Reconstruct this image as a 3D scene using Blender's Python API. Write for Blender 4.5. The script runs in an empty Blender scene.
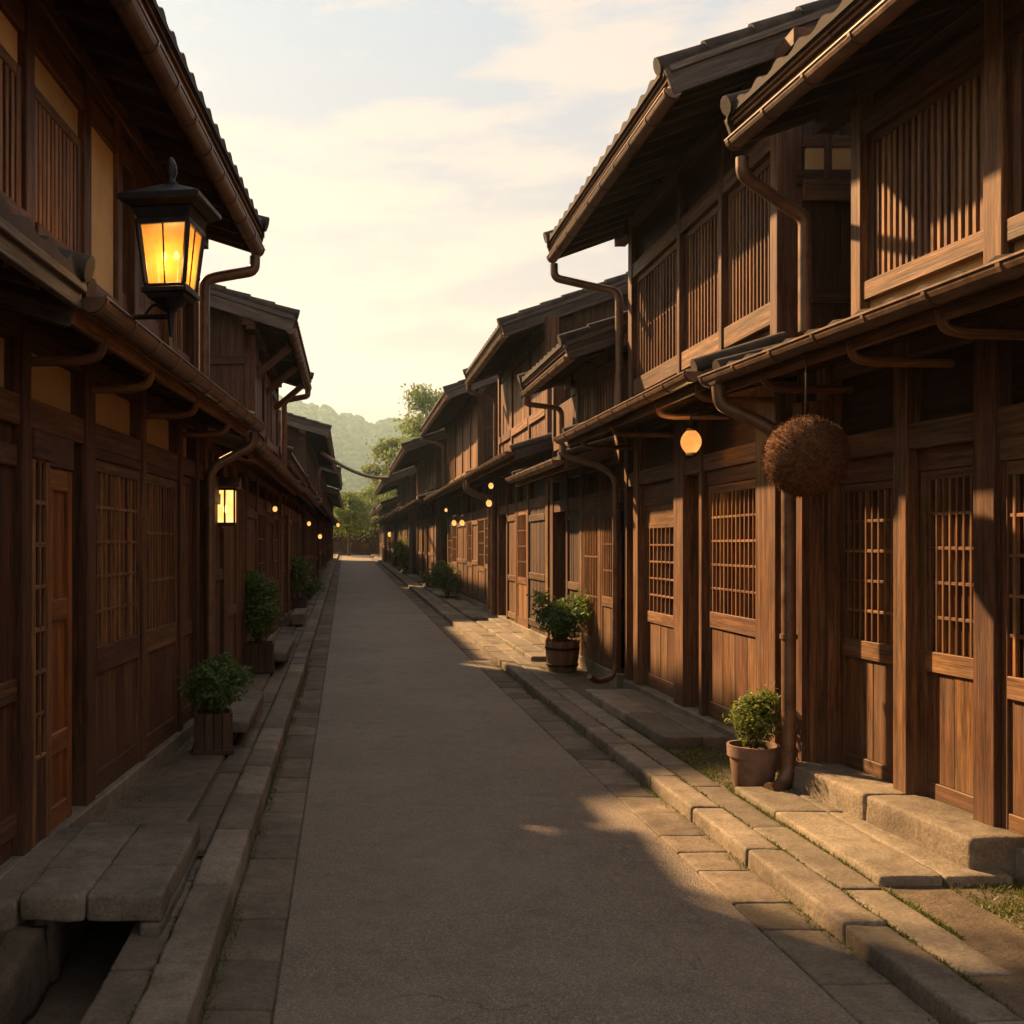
import bpy, math, random
from mathutils import Vector, Matrix, noise

random.seed(11)
R = math.radians
SC = bpy.context.scene
COL = SC.collection

# ------------------------------------------------------------------ camera, sky, sun, exposure
cam_d = bpy.data.cameras.new('camera')
cam = bpy.data.objects.new('camera', cam_d)
COL.objects.link(cam)
cam.location = (0, 0, 1.6)
cam.rotation_euler = (R(90), 0, 0)
cam_d.sensor_width = 36
cam_d.lens = 36
cam_d.shift_x = (512 - 345) / 1024
cam_d.shift_y = (545 - 512) / 1024
cam_d.clip_start = 0.05
cam_d.clip_end = 4000
SC.camera = cam

SUN_AZ, SUN_EL = 37.0, 34.0          # degrees left of the street axis (+Y), above the horizon
sd = Vector((-math.sin(R(SUN_AZ)) * math.cos(R(SUN_EL)), math.cos(R(SUN_AZ)) * math.cos(R(SUN_EL)), math.sin(R(SUN_EL))))
sun_d = bpy.data.lights.new('sun', 'SUN')
sun_d.energy = 5.0
sun_d.angle = R(1.6)
sun_d.color = (1.0, 0.61, 0.29)
sun = bpy.data.objects.new('sun', sun_d)
sun.rotation_euler = sd.to_track_quat('Z', 'Y').to_euler()
COL.objects.link(sun)

W = bpy.data.worlds.new('World')
SC.world = W
W.use_nodes = True
nt = W.node_tree
nt.nodes.clear()
def wn(t, **kw):
    n = nt.nodes.new(t)
    for k, v in kw.items():
        setattr(n, k, v)
    return n
out = wn('ShaderNodeOutputWorld')
bg = wn('ShaderNodeBackground')
bg.inputs['Strength'].default_value = 0.054
sky = wn('ShaderNodeTexSky', sky_type='NISHITA', sun_disc=False)
sky.sun_elevation = R(SUN_EL)
sky.sun_rotation = R(-SUN_AZ)
sky.dust_density = 2.0
sky.air_density = 1.0
sky.ozone_density = 1.0
tint = wn('ShaderNodeMix', data_type='RGBA', blend_type='MULTIPLY')
tint.inputs[0].default_value = 1.0
geo = wn('ShaderNodeTexCoord')
sep = wn('ShaderNodeSeparateXYZ')
nt.links.new(geo.outputs['Generated'], sep.inputs[0])
ramp = wn('ShaderNodeValToRGB')
ramp.color_ramp.elements[0].position = 0.05
ramp.color_ramp.elements[0].color = (1.00, 0.775, 0.575, 1)
ramp.color_ramp.elements[1].position = 0.55
ramp.color_ramp.elements[1].color = (1.26, 1.17, 1.10, 1)
nt.links.new(sep.outputs['Z'], ramp.inputs[0])
nt.links.new(sky.outputs[0], tint.inputs[6])
nt.links.new(ramp.outputs[0], tint.inputs[7])
# thin stretched evening cloud
mp = wn('ShaderNodeMapping')
mp.inputs['Scale'].default_value = (2.2, 2.2, 9.0)
mp.inputs['Location'].default_value = (0.35, 0.1, 0.2)
nt.links.new(geo.outputs['Generated'], mp.inputs[0])
cn = wn('ShaderNodeTexNoise')
cn.inputs['Scale'].default_value = 2.2
cn.inputs['Detail'].default_value = 7
cn.inputs['Roughness'].default_value = 0.55
nt.links.new(mp.outputs[0], cn.inputs['Vector'])
cr = wn('ShaderNodeValToRGB')
cr.color_ramp.elements[0].position = 0.44
cr.color_ramp.elements[0].color = (0, 0, 0, 1)
cr.color_ramp.elements[1].position = 0.56
cr.color_ramp.elements[1].color = (0.75, 0.75, 0.75, 1)
nt.links.new(cn.outputs['Fac'], cr.inputs[0])
cm = wn('ShaderNodeMix', data_type='RGBA', blend_type='MIX')
cm.inputs[7].default_value = (4.9, 3.75, 3.3, 1)
nt.links.new(cr.outputs[0], cm.inputs[0])
gr = wn('ShaderNodeValToRGB')
ge = gr.color_ramp.elements
ge[0].position = 0.02
ge[0].color = (3.3, 2.1, 1.9, 1)
ge[1].position = 0.46
ge[1].color = (2.5, 2.85, 3.65, 1)
for p_, c_ in ((0.17, (3.1, 2.15, 2.45, 1)), (0.31, (2.85, 2.5, 3.0, 1))):
    e_ = ge.new(p_)
    e_.color = c_
nt.links.new(sep.outputs['Z'], gr.inputs[0])
gm = wn('ShaderNodeMix', data_type='RGBA', blend_type='MIX')
gm.inputs[0].default_value = 0.93
nt.links.new(tint.outputs[2], gm.inputs[6])
nt.links.new(gr.outputs[0], gm.inputs[7])
nt.links.new(gm.outputs[2], cm.inputs[6])
nt.links.new(cm.outputs[2], bg.inputs['Color'])
nt.links.new(bg.outputs[0], out.inputs[0])

SC.view_settings.view_transform = 'Standard'
SC.view_settings.look = 'None'
SC.view_settings.gamma = 1.0
SC.view_settings.exposure = 1.78
SC.render.engine = 'CYCLES'
SC.cycles.max_bounces = 6
SC.cycles.volume_bounces = 1
SC.cycles.transparent_max_bounces = 8
SC.cycles.caustics_reflective = False
SC.cycles.caustics_refractive = False
SC.cycles.sample_clamp_indirect = 6.0

# ------------------------------------------------------------------ materials
class NT:
    def __init__(self, name):
        self.m = bpy.data.materials.new(name)
        self.m.use_nodes = True
        self.t = self.m.node_tree
        self.b = self.t.nodes['Principled BSDF']
        self.out = self.t.nodes['Material Output']
    def n(self, t, **kw):
        n = self.t.nodes.new(t)
        for k, v in kw.items():
            if k.startswith('i_'):
                n.inputs[k[2:]].default_value = v
            else:
                setattr(n, k, v)
        return n
    def l(self, a, b):
        self.t.links.new(a, b)
    def noise(self, vec, scale, detail=4, rough=0.55):
        n = self.n('ShaderNodeTexNoise')
        n.inputs['Scale'].default_value = scale
        n.inputs['Detail'].default_value = detail
        n.inputs['Roughness'].default_value = rough
        if vec is not None:
            self.l(vec, n.inputs['Vector'])
        return n.outputs['Fac']
    def ramp(self, fac, stops):
        r = self.n('ShaderNodeValToRGB')
        e = r.color_ramp.elements
        while len(e) < len(stops):
            e.new(0.5)
        for el, (p, c) in zip(e, stops):
            el.position = p
            el.color = (*c, 1) if len(c) == 3 else c
        self.l(fac, r.inputs[0])
        return r.outputs[0]
    def mix(self, fac, a, b, mode='MIX'):
        m = self.n('ShaderNodeMix', data_type='RGBA', blend_type=mode)
        for s, v in ((m.inputs[0], fac), (m.inputs[6], a), (m.inputs[7], b)):
            if hasattr(v, 'links') or hasattr(v, 'is_linked'):
                self.l(v, s)
            elif isinstance(v, (int, float)):
                s.default_value = v
            else:
                s.default_value = (*v, 1)
        return m.outputs[2]
    def math(self, op, a, b=0.0):
        m = self.n('ShaderNodeMath', operation=op)
        for s, v in ((m.inputs[0], a), (m.inputs[1], b)):
            if isinstance(v, (int, float)):
                s.default_value = v
            else:
                self.l(v, s)
        return m.outputs[0]
    def maprange(self, v, a, b, c, d):
        m = self.n('ShaderNodeMapRange')
        self.l(v, m.inputs[0])
        for i, x in zip((1, 2, 3, 4), (a, b, c, d)):
            m.inputs[i].default_value = x
        return m.outputs[0]
    def bump(self, h, strength, dist):
        b = self.n('ShaderNodeBump')
        b.inputs['Strength'].default_value = strength
        b.inputs['Distance'].default_value = dist
        self.l(h, b.inputs['Height'])
        self.l(b.outputs[0], self.b.inputs['Normal'])
    def attr(self, name):
        a = self.n('ShaderNodeAttribute', attribute_name=name)
        return a.outputs['Fac']

def wood(name, dark, light, grey=(0.16, 0.13, 0.10), wear=0.35, rough=0.62):
    g = NT(name)
    uv = g.n('ShaderNodeUVMap', uv_map='UVMap').outputs[0]
    mp = g.n('ShaderNodeMapping')
    g.l(uv, mp.inputs[0])
    mp.inputs['Scale'].default_value = (1.3, 26, 1)
    grain = g.noise(mp.outputs[0], 1.0, 6, 0.6)
    mp2 = g.n('ShaderNodeMapping')
    g.l(uv, mp2.inputs[0])
    mp2.inputs['Scale'].default_value = (4, 170, 1)
    fine = g.noise(mp2.outputs[0], 1.0, 3, 0.6)
    mp4 = g.n('ShaderNodeMapping')
    g.l(uv, mp4.inputs[0])
    mp4.inputs['Scale'].default_value = (7, 55, 1)
    streak = g.noise(mp4.outputs[0], 1.0, 5, 0.7)
    mp3 = g.n('ShaderNodeMapping')
    g.l(uv, mp3.inputs[0])
    mp3.inputs['Scale'].default_value = (1.1, 3.5, 1)
    blot = g.noise(mp3.outputs[0], 1.0, 4, 0.6)
    c = g.ramp(g.math('ADD', g.math('MULTIPLY', grain, 0.65), g.math('MULTIPLY', streak, 0.35)), [(0.37, dark), (0.5, [(a + b) * 0.45 for a, b in zip(dark, light)]), (0.62, light)])
    w = g.maprange(blot, 0.45, 0.72, 0.0, wear)
    c = g.mix(w, c, grey)
    f = g.maprange(fine, 0.35, 0.65, 0.62, 1.25)
    c = g.mix(1.0, c, g.n('ShaderNodeCombineXYZ').outputs[0], 'MIX') if False else c
    hs = g.n('ShaderNodeHueSaturation')
    g.l(c, hs.inputs['Color'])
    tone = g.attr('tone')
    oi = g.n('ShaderNodeObjectInfo').outputs['Random']
    val = g.math('MULTIPLY', g.math('MULTIPLY', f, g.maprange(tone, 0, 1, 0.66, 1.34)), g.maprange(oi, 0, 1, 0.84, 1.16))
    g.l(val, hs.inputs['Value'])
    g.l(g.maprange(tone, 0, 1, 0.488, 0.508), hs.inputs['Hue'])
    oc = g.n('ShaderNodeTexCoord').outputs['Object']
    sz = g.n('ShaderNodeSeparateXYZ')
    g.l(oc, sz.inputs[0])
    sp = g.noise(oc, 5.0, 5, 0.65)
    foot = g.math('MULTIPLY', g.maprange(g.math('ADD', sz.outputs['Z'], g.math('MULTIPLY', sp, 0.7)), 0.45, 1.0, 0.62, 0.0), g.maprange(sp, 0.3, 0.6, 0.3, 1.0))
    colr = g.mix(foot, hs.outputs[0], [c_ * 0.75 for c_ in grey])
    g.l(colr, g.b.inputs['Base Color'])
    g.l(g.maprange(blot, 0.3, 0.7, rough - 0.1, rough + 0.12), g.b.inputs['Roughness'])
    g.b.inputs['Specular IOR Level'].default_value = 0.25
    h = g.math('ADD', g.math('MULTIPLY', grain, 0.7), g.math('MULTIPLY', fine, 0.4))
    g.bump(h, 0.8, 0.005)
    return g.m

M = {}
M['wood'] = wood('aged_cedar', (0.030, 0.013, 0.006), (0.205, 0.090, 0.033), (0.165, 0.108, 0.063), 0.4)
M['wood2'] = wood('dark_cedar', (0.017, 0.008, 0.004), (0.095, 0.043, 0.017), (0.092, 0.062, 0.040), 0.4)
M['wood3'] = wood('brown_cypress', (0.048, 0.021, 0.008), (0.30, 0.133, 0.047), (0.21, 0.135, 0.075), 0.4)
M['wood_l'] = wood('dark_red_cedar', (0.022, 0.010, 0.0045), (0.175, 0.076, 0.028), (0.13, 0.08, 0.045), 0.35)  # timber's own darker red-brown colour, on the two nearest left houses
M['red'] = wood('orange_brown_wood', (0.11, 0.032, 0.009), (0.33, 0.105, 0.026), (0.2, 0.075, 0.03), 0.25, 0.42)
M['grey'] = wood('weathered_wood', (0.045, 0.033, 0.026), (0.14, 0.108, 0.085), (0.16, 0.135, 0.11), 0.5, 0.8)
M['lat'] = wood('lattice_wood', (0.055, 0.024, 0.009), (0.28, 0.125, 0.045), (0.2, 0.125, 0.065), 0.3, 0.55)

def objco(g):
    return g.n('ShaderNodeTexCoord').outputs['Object']

def stone(name, a, b, moss=0.3, scale=1.0, bump=0.6, rough=0.85):
    g = NT(name)
    co = objco(g)
    big = g.noise(co, 1.6 * scale, 5, 0.6)
    fine = g.noise(co, 60 * scale, 4, 0.7)
    mid = g.noise(co, 9 * scale, 6, 0.65)
    c = g.ramp(g.math('ADD', g.math('MULTIPLY', fine, 0.55), g.math('MULTIPLY', mid, 0.45)), [(0.34, a), (0.66, b)])
    tone = g.attr('tone')
    hs = g.n('ShaderNodeHueSaturation')
    g.l(c, hs.inputs['Color'])
    g.l(g.maprange(tone, 0, 1, 0.72, 1.28), hs.inputs['Value'])
    dirt = g.maprange(big, 0.42, 0.68, 0.0, 0.55)
    c2 = g.mix(dirt, hs.outputs[0], [x * 0.45 for x in a])
    if moss:
        mo = g.maprange(g.noise(co, 3.1 * scale, 6, 0.7), 0.55, 0.72, 0, moss)
        c2 = g.mix(mo, c2, (0.062, 0.056, 0.022))
    g.l(c2, g.b.inputs['Base Color'])
    g.b.inputs['Roughness'].default_value = rough
    g.b.inputs['Specular IOR Level'].default_value = 0.3
    g.bump(g.math('ADD', g.math('MULTIPLY', mid, 1.4), g.math('MULTIPLY', fine, 0.5)), bump, 0.012)
    return g.m
M['granite'] = stone('granite', (0.105, 0.083, 0.058), (0.285, 0.233, 0.167), 0.45)
M['paver'] = stone('old_pavers', (0.082, 0.062, 0.042), (0.215, 0.17, 0.118), 0.5)
M['slab'] = stone('worn_flagstone', (0.10, 0.082, 0.058), (0.27, 0.225, 0.16), 0.45)
M['bed'] = stone('mossy_earth', (0.06, 0.045, 0.03), (0.16, 0.12, 0.075), 0.9, 1.3, 1.0)

def asphalt():
    g = NT('asphalt')
    co = objco(g)
    v = g.n('ShaderNodeTexVoronoi')
    v.inputs['Scale'].default_value = 150
    g.l(co, v.inputs['Vector'])
    fine = g.noise(co, 210, 3, 0.7)
    big = g.noise(co, 0.55, 5, 0.6)
    mid = g.noise(co, 5, 6, 0.65)
    s = g.ramp(v.outputs['Color'], [(0.1, (0.12, 0.092, 0.064)), (0.55, (0.215, 0.166, 0.116)), (0.9, (0.38, 0.30, 0.21))])
    s = g.mix(g.maprange(fine, 0.35, 0.65, 0, 0.6), s, (0.06, 0.052, 0.045))
    s = g.mix(g.maprange(big, 0.4, 0.65, 0, 0.5), s, (0.25, 0.20, 0.148))
    s = g.mix(g.maprange(mid, 0.5, 0.75, 0, 0.4), s, (0.05, 0.043, 0.037))
    vc = g.n('ShaderNodeTexVoronoi', feature='DISTANCE_TO_EDGE')
    vc.inputs['Scale'].default_value = 0.42
    wob = g.n('ShaderNodeTexNoise')
    wob.inputs['Scale'].default_value = 2.6
    wob.inputs['Detail'].default_value = 6
    g.l(co, wob.inputs['Vector'])
    vm = g.n('ShaderNodeVectorMath', operation='MULTIPLY_ADD')
    g.l(wob.outputs['Color'], vm.inputs[0])
    vm.inputs[1].default_value = (1.1, 1.1, 0)
    g.l(co, vm.inputs[2])
    g.l(vm.outputs[0], vc.inputs['Vector'])
    cr_ = g.math('MULTIPLY', g.maprange(vc.outputs['Distance'], 0.0, 0.006, 0.75, 0.0), g.maprange(g.noise(co, 0.8, 3), 0.48, 0.62, 0, 1))
    s = g.mix(cr_, s, (0.03, 0.026, 0.022))
    st = g.noise(co, 1.7, 6, 0.7)
    s = g.mix(g.maprange(st, 0.57, 0.68, 0, 0.4), s, (0.07, 0.058, 0.046))
    g.l(s, g.b.inputs['Base Color'])
    g.b.inputs['Roughness'].default_value = 0.66
    g.b.inputs['Specular IOR Level'].default_value = 0.35
    h = g.math('SUBTRACT', g.math('MULTIPLY', fine, 0.6), v.outputs['Distance'])
    g.bump(h, 0.8, 0.006)
    return g.m
M['asphalt'] = asphalt()

def simple(name, a, b, scale=6, rough=0.6, metal=0.0, bump=0.2, spec=0.4, dist=0.004):
    g = NT(name)
    co = objco(g)
    f = g.noise(co, scale, 6, 0.65)
    c = g.ramp(f, [(0.3, a), (0.7, b)])
    tone = g.attr('tone')
    hs = g.n('ShaderNodeHueSaturation')
    g.l(c, hs.inputs['Color'])
    g.l(g.maprange(tone, 0, 1, 0.78, 1.22), hs.inputs['Value'])
    g.l(hs.outputs[0], g.b.inputs['Base Color'])
    g.l(g.maprange(f, 0.3, 0.7, rough - 0.1, rough + 0.1), g.b.inputs['Roughness'])
    g.b.inputs['Metallic'].default_value = metal
    g.b.inputs['Specular IOR Level'].default_value = spec
    g.bump(g.noise(co, scale * 8, 4, 0.6), bump, dist)
    return g.m
M['tile'] = simple('smoked_clay_tile', (0.03, 0.025, 0.021), (0.085, 0.069, 0.056), 7, 0.85, 0, 0.4, 0.12)
M['copper'] = simple('brown_copper', (0.085, 0.045, 0.024), (0.20, 0.115, 0.06), 9, 0.45, 0.35, 0.15, 0.5)
M['plaster'] = simple('ochre_plaster', (0.40, 0.235, 0.085), (0.53, 0.34, 0.14), 4, 0.9, 0, 0.3)
M['iron'] = simple('black_iron', (0.012, 0.012, 0.012), (0.035, 0.033, 0.03), 14, 0.5, 0.6, 0.2)
M['terra'] = simple('terracotta', (0.12, 0.075, 0.05), (0.27, 0.165, 0.11), 10, 0.8, 0, 0.4)
M['soil'] = simple('potting_soil', (0.02, 0.014, 0.01), (0.06, 0.04, 0.025), 30, 0.95, 0, 1.0)
M['stem'] = simple('bark', (0.05, 0.035, 0.022), (0.13, 0.09, 0.06), 12, 0.9, 0, 0.6)
M['rope'] = simple('hemp_rope', (0.05, 0.03, 0.018), (0.10, 0.065, 0.035), 40, 0.9, 0, 0.6)
M['wire'] = simple('grey_cable', (0.2, 0.15, 0.10), (0.34, 0.26, 0.18), 20, 0.8)

def glass_dark():
    g = NT('dark_window_glass')
    co = objco(g)
    f = g.noise(co, 1.5, 3)
    c = g.ramp(f, [(0.3, (0.016, 0.016, 0.024)), (0.7, (0.05, 0.045, 0.052))])
    g.l(c, g.b.inputs['Base Color'])
    g.b.inputs['Roughness'].default_value = 0.12
    g.b.inputs['Specular IOR Level'].default_value = 0.6
    g.bump(f, 0.05, 0.02)
    return g.m
M['pane'] = glass_dark()

def leafmat(name, a, b, c, trans=0.45):
    g = NT(name)
    tone = g.attr('tone')
    col = g.ramp(tone, [(0.0, a), (0.55, b), (1.0, c)])
    g.l(col, g.b.inputs['Base Color'])
    g.b.inputs['Roughness'].default_value = 0.55
    g.b.inputs['Specular IOR Level'].default_value = 0.3
    tr = g.n('ShaderNodeBsdfTranslucent')
    g.l(g.mix(0.5, col, (0.16, 0.20, 0.03)), tr.inputs['Color'])
    mx = g.n('ShaderNodeMixShader')
    mx.inputs[0].default_value = trans
    g.l(g.b.outputs[0], mx.inputs[1])
    g.l(tr.outputs[0], mx.inputs[2])
    g.l(mx.outputs[0], g.out.inputs['Surface'])
    return g.m
M['leaf'] = leafmat('shrub_leaves', (0.055, 0.10, 0.026), (0.11, 0.185, 0.046), (0.17, 0.26, 0.065))
M['leaf_y'] = leafmat('yellow_green_leaves', (0.08, 0.11, 0.02), (0.15, 0.19, 0.04), (0.24, 0.27, 0.06))
M['leaf_t'] = leafmat('tree_leaves', (0.09, 0.14, 0.034), (0.17, 0.24, 0.058), (0.26, 0.32, 0.075))
M['moss'] = leafmat('moss_blades', (0.06, 0.075, 0.016), (0.11, 0.125, 0.026), (0.17, 0.17, 0.045), 0.3)

def emis(name, col, strength, clear=0.0, col2=None):
    g = NT(name)
    e = g.n('ShaderNodeEmission')
    if col2:
        f = g.noise(objco(g), 9, 3)
        g.l(g.ramp(f, [(0.35, col2), (0.62, col)]), e.inputs['Color'])
    else:
        e.inputs['Color'].default_value = (*col, 1)
    e.inputs['Strength'].default_value = strength
    if clear:
        t = g.n('ShaderNodeBsdfTransparent')
        mx = g.n('ShaderNodeMixShader')
        mx.inputs[0].default_value = 1 - clear
        g.l(t.outputs[0], mx.inputs[1])
        g.l(e.outputs[0], mx.inputs[2])
        g.l(mx.outputs[0], g.out.inputs['Surface'])
    else:
        g.l(e.outputs[0], g.out.inputs['Surface'])
    return g.m
def frosted():
    g = NT('frosted_amber_glass')
    f = g.noise(objco(g), 14, 4)
    tr = g.n('ShaderNodeBsdfTranslucent')
    g.l(g.ramp(f, [(0.3, (0.055, 0.024, 0.0045)), (0.7, (0.085, 0.040, 0.008))]), tr.inputs['Color'])
    e = g.n('ShaderNodeEmission')
    e.inputs['Color'].default_value = (1.0, 0.40, 0.06, 1)
    e.inputs['Strength'].default_value = 0.13
    a = g.n('ShaderNodeAddShader')
    g.l(tr.outputs[0], a.inputs[0])
    g.l(e.outputs[0], a.inputs[1])
    t = g.n('ShaderNodeBsdfTransparent')
    mx = g.n('ShaderNodeMixShader')
    mx.inputs[0].default_value = 0.78
    g.l(t.outputs[0], mx.inputs[1])
    g.l(a.outputs[0], mx.inputs[2])
    g.l(mx.outputs[0], g.out.inputs['Surface'])
    return g.m
M['lampglass'] = frosted()
M['paper'] = emis('lit_paper', (1.0, 0.56, 0.17), 0.42, 0, (1.0, 0.40, 0.09))
M['paperdim'] = emis('dim_lit_paper', (1.0, 0.42, 0.10), 0.36, 0, (0.9, 0.30, 0.06))
M['bulb'] = emis('bulb', (1.0, 0.62, 0.22), 2.2)
M['lit_glass'] = emis('lit_lantern_glass', (1.0, 0.58, 0.20), 0.6, 0.25, (1.0, 0.45, 0.1))

def cedarball():
    g = NT('dried_cedar_needles')
    co = objco(g)
    f = g.noise(co, 55, 6, 0.75)
    f2 = g.noise(co, 6, 4, 0.6)
    c = g.ramp(f, [(0.3, (0.05, 0.02, 0.009)), (0.52, (0.17, 0.075, 0.03)), (0.72, (0.30, 0.15, 0.06))])
    c = g.mix(g.maprange(f2, 0.4, 0.7, 0, 0.4), c, (0.12, 0.05, 0.02))
    tone = g.attr('tone')
    hs = g.n('ShaderNodeHueSaturation')
    g.l(c, hs.inputs['Color'])
    g.l(g.maprange(tone, 0, 1, 0.6, 1.4), hs.inputs['Value'])
    g.l(hs.outputs[0], g.b.inputs['Base Color'])
    g.b.inputs['Roughness'].default_value = 0.9
    g.b.inputs['Specular IOR Level'].default_value = 0.15
    g.bump(f, 1.0, 0.02)
    return g.m
M['cedar'] = cedarball()

def hillmat(name, a, b, c):
    g = NT(name)
    co = objco(g)
    f = g.noise(co, 0.35, 8, 0.7)
    col = g.ramp(f, [(0.3, a), (0.55, b), (0.75, c)])
    tone = g.attr('tone')
    hs = g.n('ShaderNodeHueSaturation')
    g.l(col, hs.inputs['Color'])
    g.l(g.maprange(tone, 0, 1, 0.6, 1.4), hs.inputs['Value'])
    g.l(hs.outputs[0], g.b.inputs['Base Color'])
    g.b.inputs['Roughness'].default_value = 0.95
    g.b.inputs['Specular IOR Level'].default_value = 0.05
    g.bump(f, 1.0, 1.5)
    return g.m
M['hill'] = hillmat('wooded_slope', (0.022, 0.045, 0.016), (0.045, 0.085, 0.028), (0.085, 0.13, 0.04))

# ------------------------------------------------------------------ mesh building
class MB:
    """collects faces, one call of build() makes ONE mesh object"""
    def __init__(self):
        self.v, self.f, self.uv, self.t, self.sm = [], [], [], [], []
    def face(self, pts, uvs, tone, smooth=False):
        i = len(self.v)
        self.v.extend([tuple(p) for p in pts])
        self.f.append(list(range(i, i + len(pts))))
        self.uv.append(uvs)
        self.t.append(tone)
        self.sm.append(smooth)
    def box(self, x0, x1, y0, y1, z0, z1, tone=None):
        self.obox(Vector(((x0 + x1) / 2, (y0 + y1) / 2, (z0 + z1) / 2)), (Vector(((x1 - x0) / 2, 0, 0)), Vector((0, (y1 - y0) / 2, 0)), Vector((0, 0, (z1 - z0) / 2))), tone)
    def obox(self, c, ax, tone=None, jit=0.0):
        tone = random.random() if tone is None else tone
        L = [a.length * 2 for a in ax]
        la = L.index(max(L))
        o1, o2 = random.uniform(0, 40), random.uniform(0, 40)
        base = len(self.v)
        for sx in (-1, 1):
            for sy in (-1, 1):
                for sz in (-1, 1):
                    p = c + ax[0] * sx + ax[1] * sy + ax[2] * sz
                    if jit:
                        p = p + Vector((random.uniform(-jit, jit), random.uniform(-jit, jit), random.uniform(-jit, jit)))
                    self.v.append(tuple(p))
        F = [(0, 1, 3, 2, 0), (4, 6, 7, 5, 0), (0, 4, 5, 1, 1), (2, 3, 7, 6, 1), (0, 2, 6, 4, 2), (1, 5, 7, 3, 2)]
        for a, b, c_, d, axis in F:
            idx = (a, b, c_, d)
            uvs = []
            for k in idx:
                co = (L[0] * ((k >> 2) & 1), L[1] * ((k >> 1) & 1), L[2] * (k & 1))
                if axis == la:
                    o = [i for i in range(3) if i != axis]
                    uvs.append((co[o[0]] * 8 + o1, co[o[1]] + o2))
                else:
                    w = [i for i in range(3) if i not in (axis, la)][0]
                    uvs.append((co[la] + o1, co[w] + o2 + axis * 3.3))
            self.f.append([base + k for k in idx])
            self.uv.append(uvs)
            self.t.append(tone)
            self.sm.append(False)
    def stone(self, c, hx, hy, hz, slope=0.0, r=0.014, amp=0.005, seg=0.06, tone=None):
        """a worn block: rounded, chipped edges and an uneven face"""
        tone = random.random() if tone is None else tone
        ph = Vector((random.uniform(0, 90), random.uniform(0, 90), random.uniform(0, 90)))
        h = (hx, hy, hz)
        n = [max(2, min(22, int(round(2 * a / seg)))) for a in h]
        seen = {}
        def vert(p):
            key = (round(p[0], 4), round(p[1], 4), round(p[2], 4))
            if key in seen: return seen[key]
            q = Vector(p)
            rr = max(0.004, r * (1.0 + 1.3 * noise.noise(q * 9 + ph)))
            rr = min(rr, 0.45 * min(h))
            inn = Vector([max(-h[i] + rr, min(h[i] - rr, q[i])) for i in range(3)])
            d = q - inn
            if d.length > 1e-9:
                q = inn + d.normalized() * rr
                nn = d.normalized()
            else:
                nn = Vector((0, 0, 1))
            q = q + nn * amp * (noise.noise(q * 5 + ph) + 0.6 * noise.noise(q * 17 + ph))
            seen[key] = len(self.v)
            self.v.append((c[0] + q.x, c[1] + q.y, c[2] + q.z + slope * q.y))
            return seen[key]
        for ax in range(3):
            a, b = [i for i in range(3) if i != ax]
            ga = [-h[a], -h[a] + min(r * 1.2, h[a] * .4)] + [-h[a] + 2 * h[a] * i / n[a] for i in range(1, n[a])] + [h[a] - min(r * 1.2, h[a] * .4), h[a]]
            gb = [-h[b], -h[b] + min(r * 1.2, h[b] * .4)] + [-h[b] + 2 * h[b] * i / n[b] for i in range(1, n[b])] + [h[b] - min(r * 1.2, h[b] * .4), h[b]]
            ga.sort(); gb.sort()
            for sg in (-1, 1):
                for i in range(len(ga) - 1):
                    for j in range(len(gb) - 1):
                        idx = []
                        for ii, jj in ((i, j), (i + 1, j), (i + 1, j + 1), (i, j + 1)):
                            p = [0, 0, 0]
                            p[ax] = sg * h[ax]; p[a] = ga[ii]; p[b] = gb[jj]
                            idx.append(vert(p))
                        if len(set(idx)) < 4: continue
                        if (sg > 0) == (ax == 1): idx.reverse()
                        self.f.append(idx); self.uv.append([(0, 0)] * 4); self.t.append(tone); self.sm.append(True)
    def bar(self, p, q, w, h, tone=None, up=(0, 0, 1)):
        p, q = Vector(p), Vector(q)
        d = q - p
        u = Vector(up)
        s = d.cross(u)
        if s.length < 1e-6:
            s = d.cross(Vector((0, 1, 0)))
        s.normalize()
        n = s.cross(d).normalized()
        self.obox((p + q) / 2, (d / 2, s * w / 2, n * h / 2), tone)
    def prism(self, prof, x0, x1, tone=None, smooth=False, caps=True):
        """prof: list of (y, z), extruded along x"""
        tone = random.random() if tone is None else tone
        o = random.uniform(0, 40)
        n = len(prof)
        per = 0.0
        for i in range(n):
            a, b = prof[i], prof[(i + 1) % n]
            l = math.hypot(a[0] - b[0], a[1] - b[1])
            self.face([(x0, *a), (x1, *a), (x1, *b), (x0, *b)], [(o, per), (o + x1 - x0, per), (o + x1 - x0, per + l), (o, per + l)], tone, smooth)
            per += l
        if caps:
            self.face([(x0, *p) for p in prof], [(p[0] + o, p[1]) for p in prof], tone)
            self.face([(x1, *p) for p in reversed(prof)], [(p[0] + o, p[1]) for p in reversed(prof)], tone)
    def tube(self, pts, r, seg=10, tone=None, caps=True, rad=None):
        tone = random.random() if tone is None else tone
        pts = [Vector(p) for p in pts]
        n = len(pts)
        rad = rad or [r] * n
        T = []
        for i in range(n):
            a = pts[max(0, i - 1)]
            b = pts[min(n - 1, i + 1)]
            T.append((b - a).normalized())
        up = Vector((0, 0, 1)) if abs(T[0].z) < 0.9 else Vector((1, 0, 0))
        N = (up - T[0] * up.dot(T[0])).normalized()
        rings, ln = [], [0.0]
        base = len(self.v)
        for i in range(n):
            if i:
                N = (N - T[i] * N.dot(T[i])).normalized()
                ln.append(ln[-1] + (pts[i] - pts[i - 1]).length)
            B = T[i].cross(N)
            for k in range(seg):
                a = 2 * math.pi * k / seg
                self.v.append(tuple(pts[i] + (N * math.cos(a) + B * math.sin(a)) * rad[i]))
        o = random.uniform(0, 30)
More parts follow.
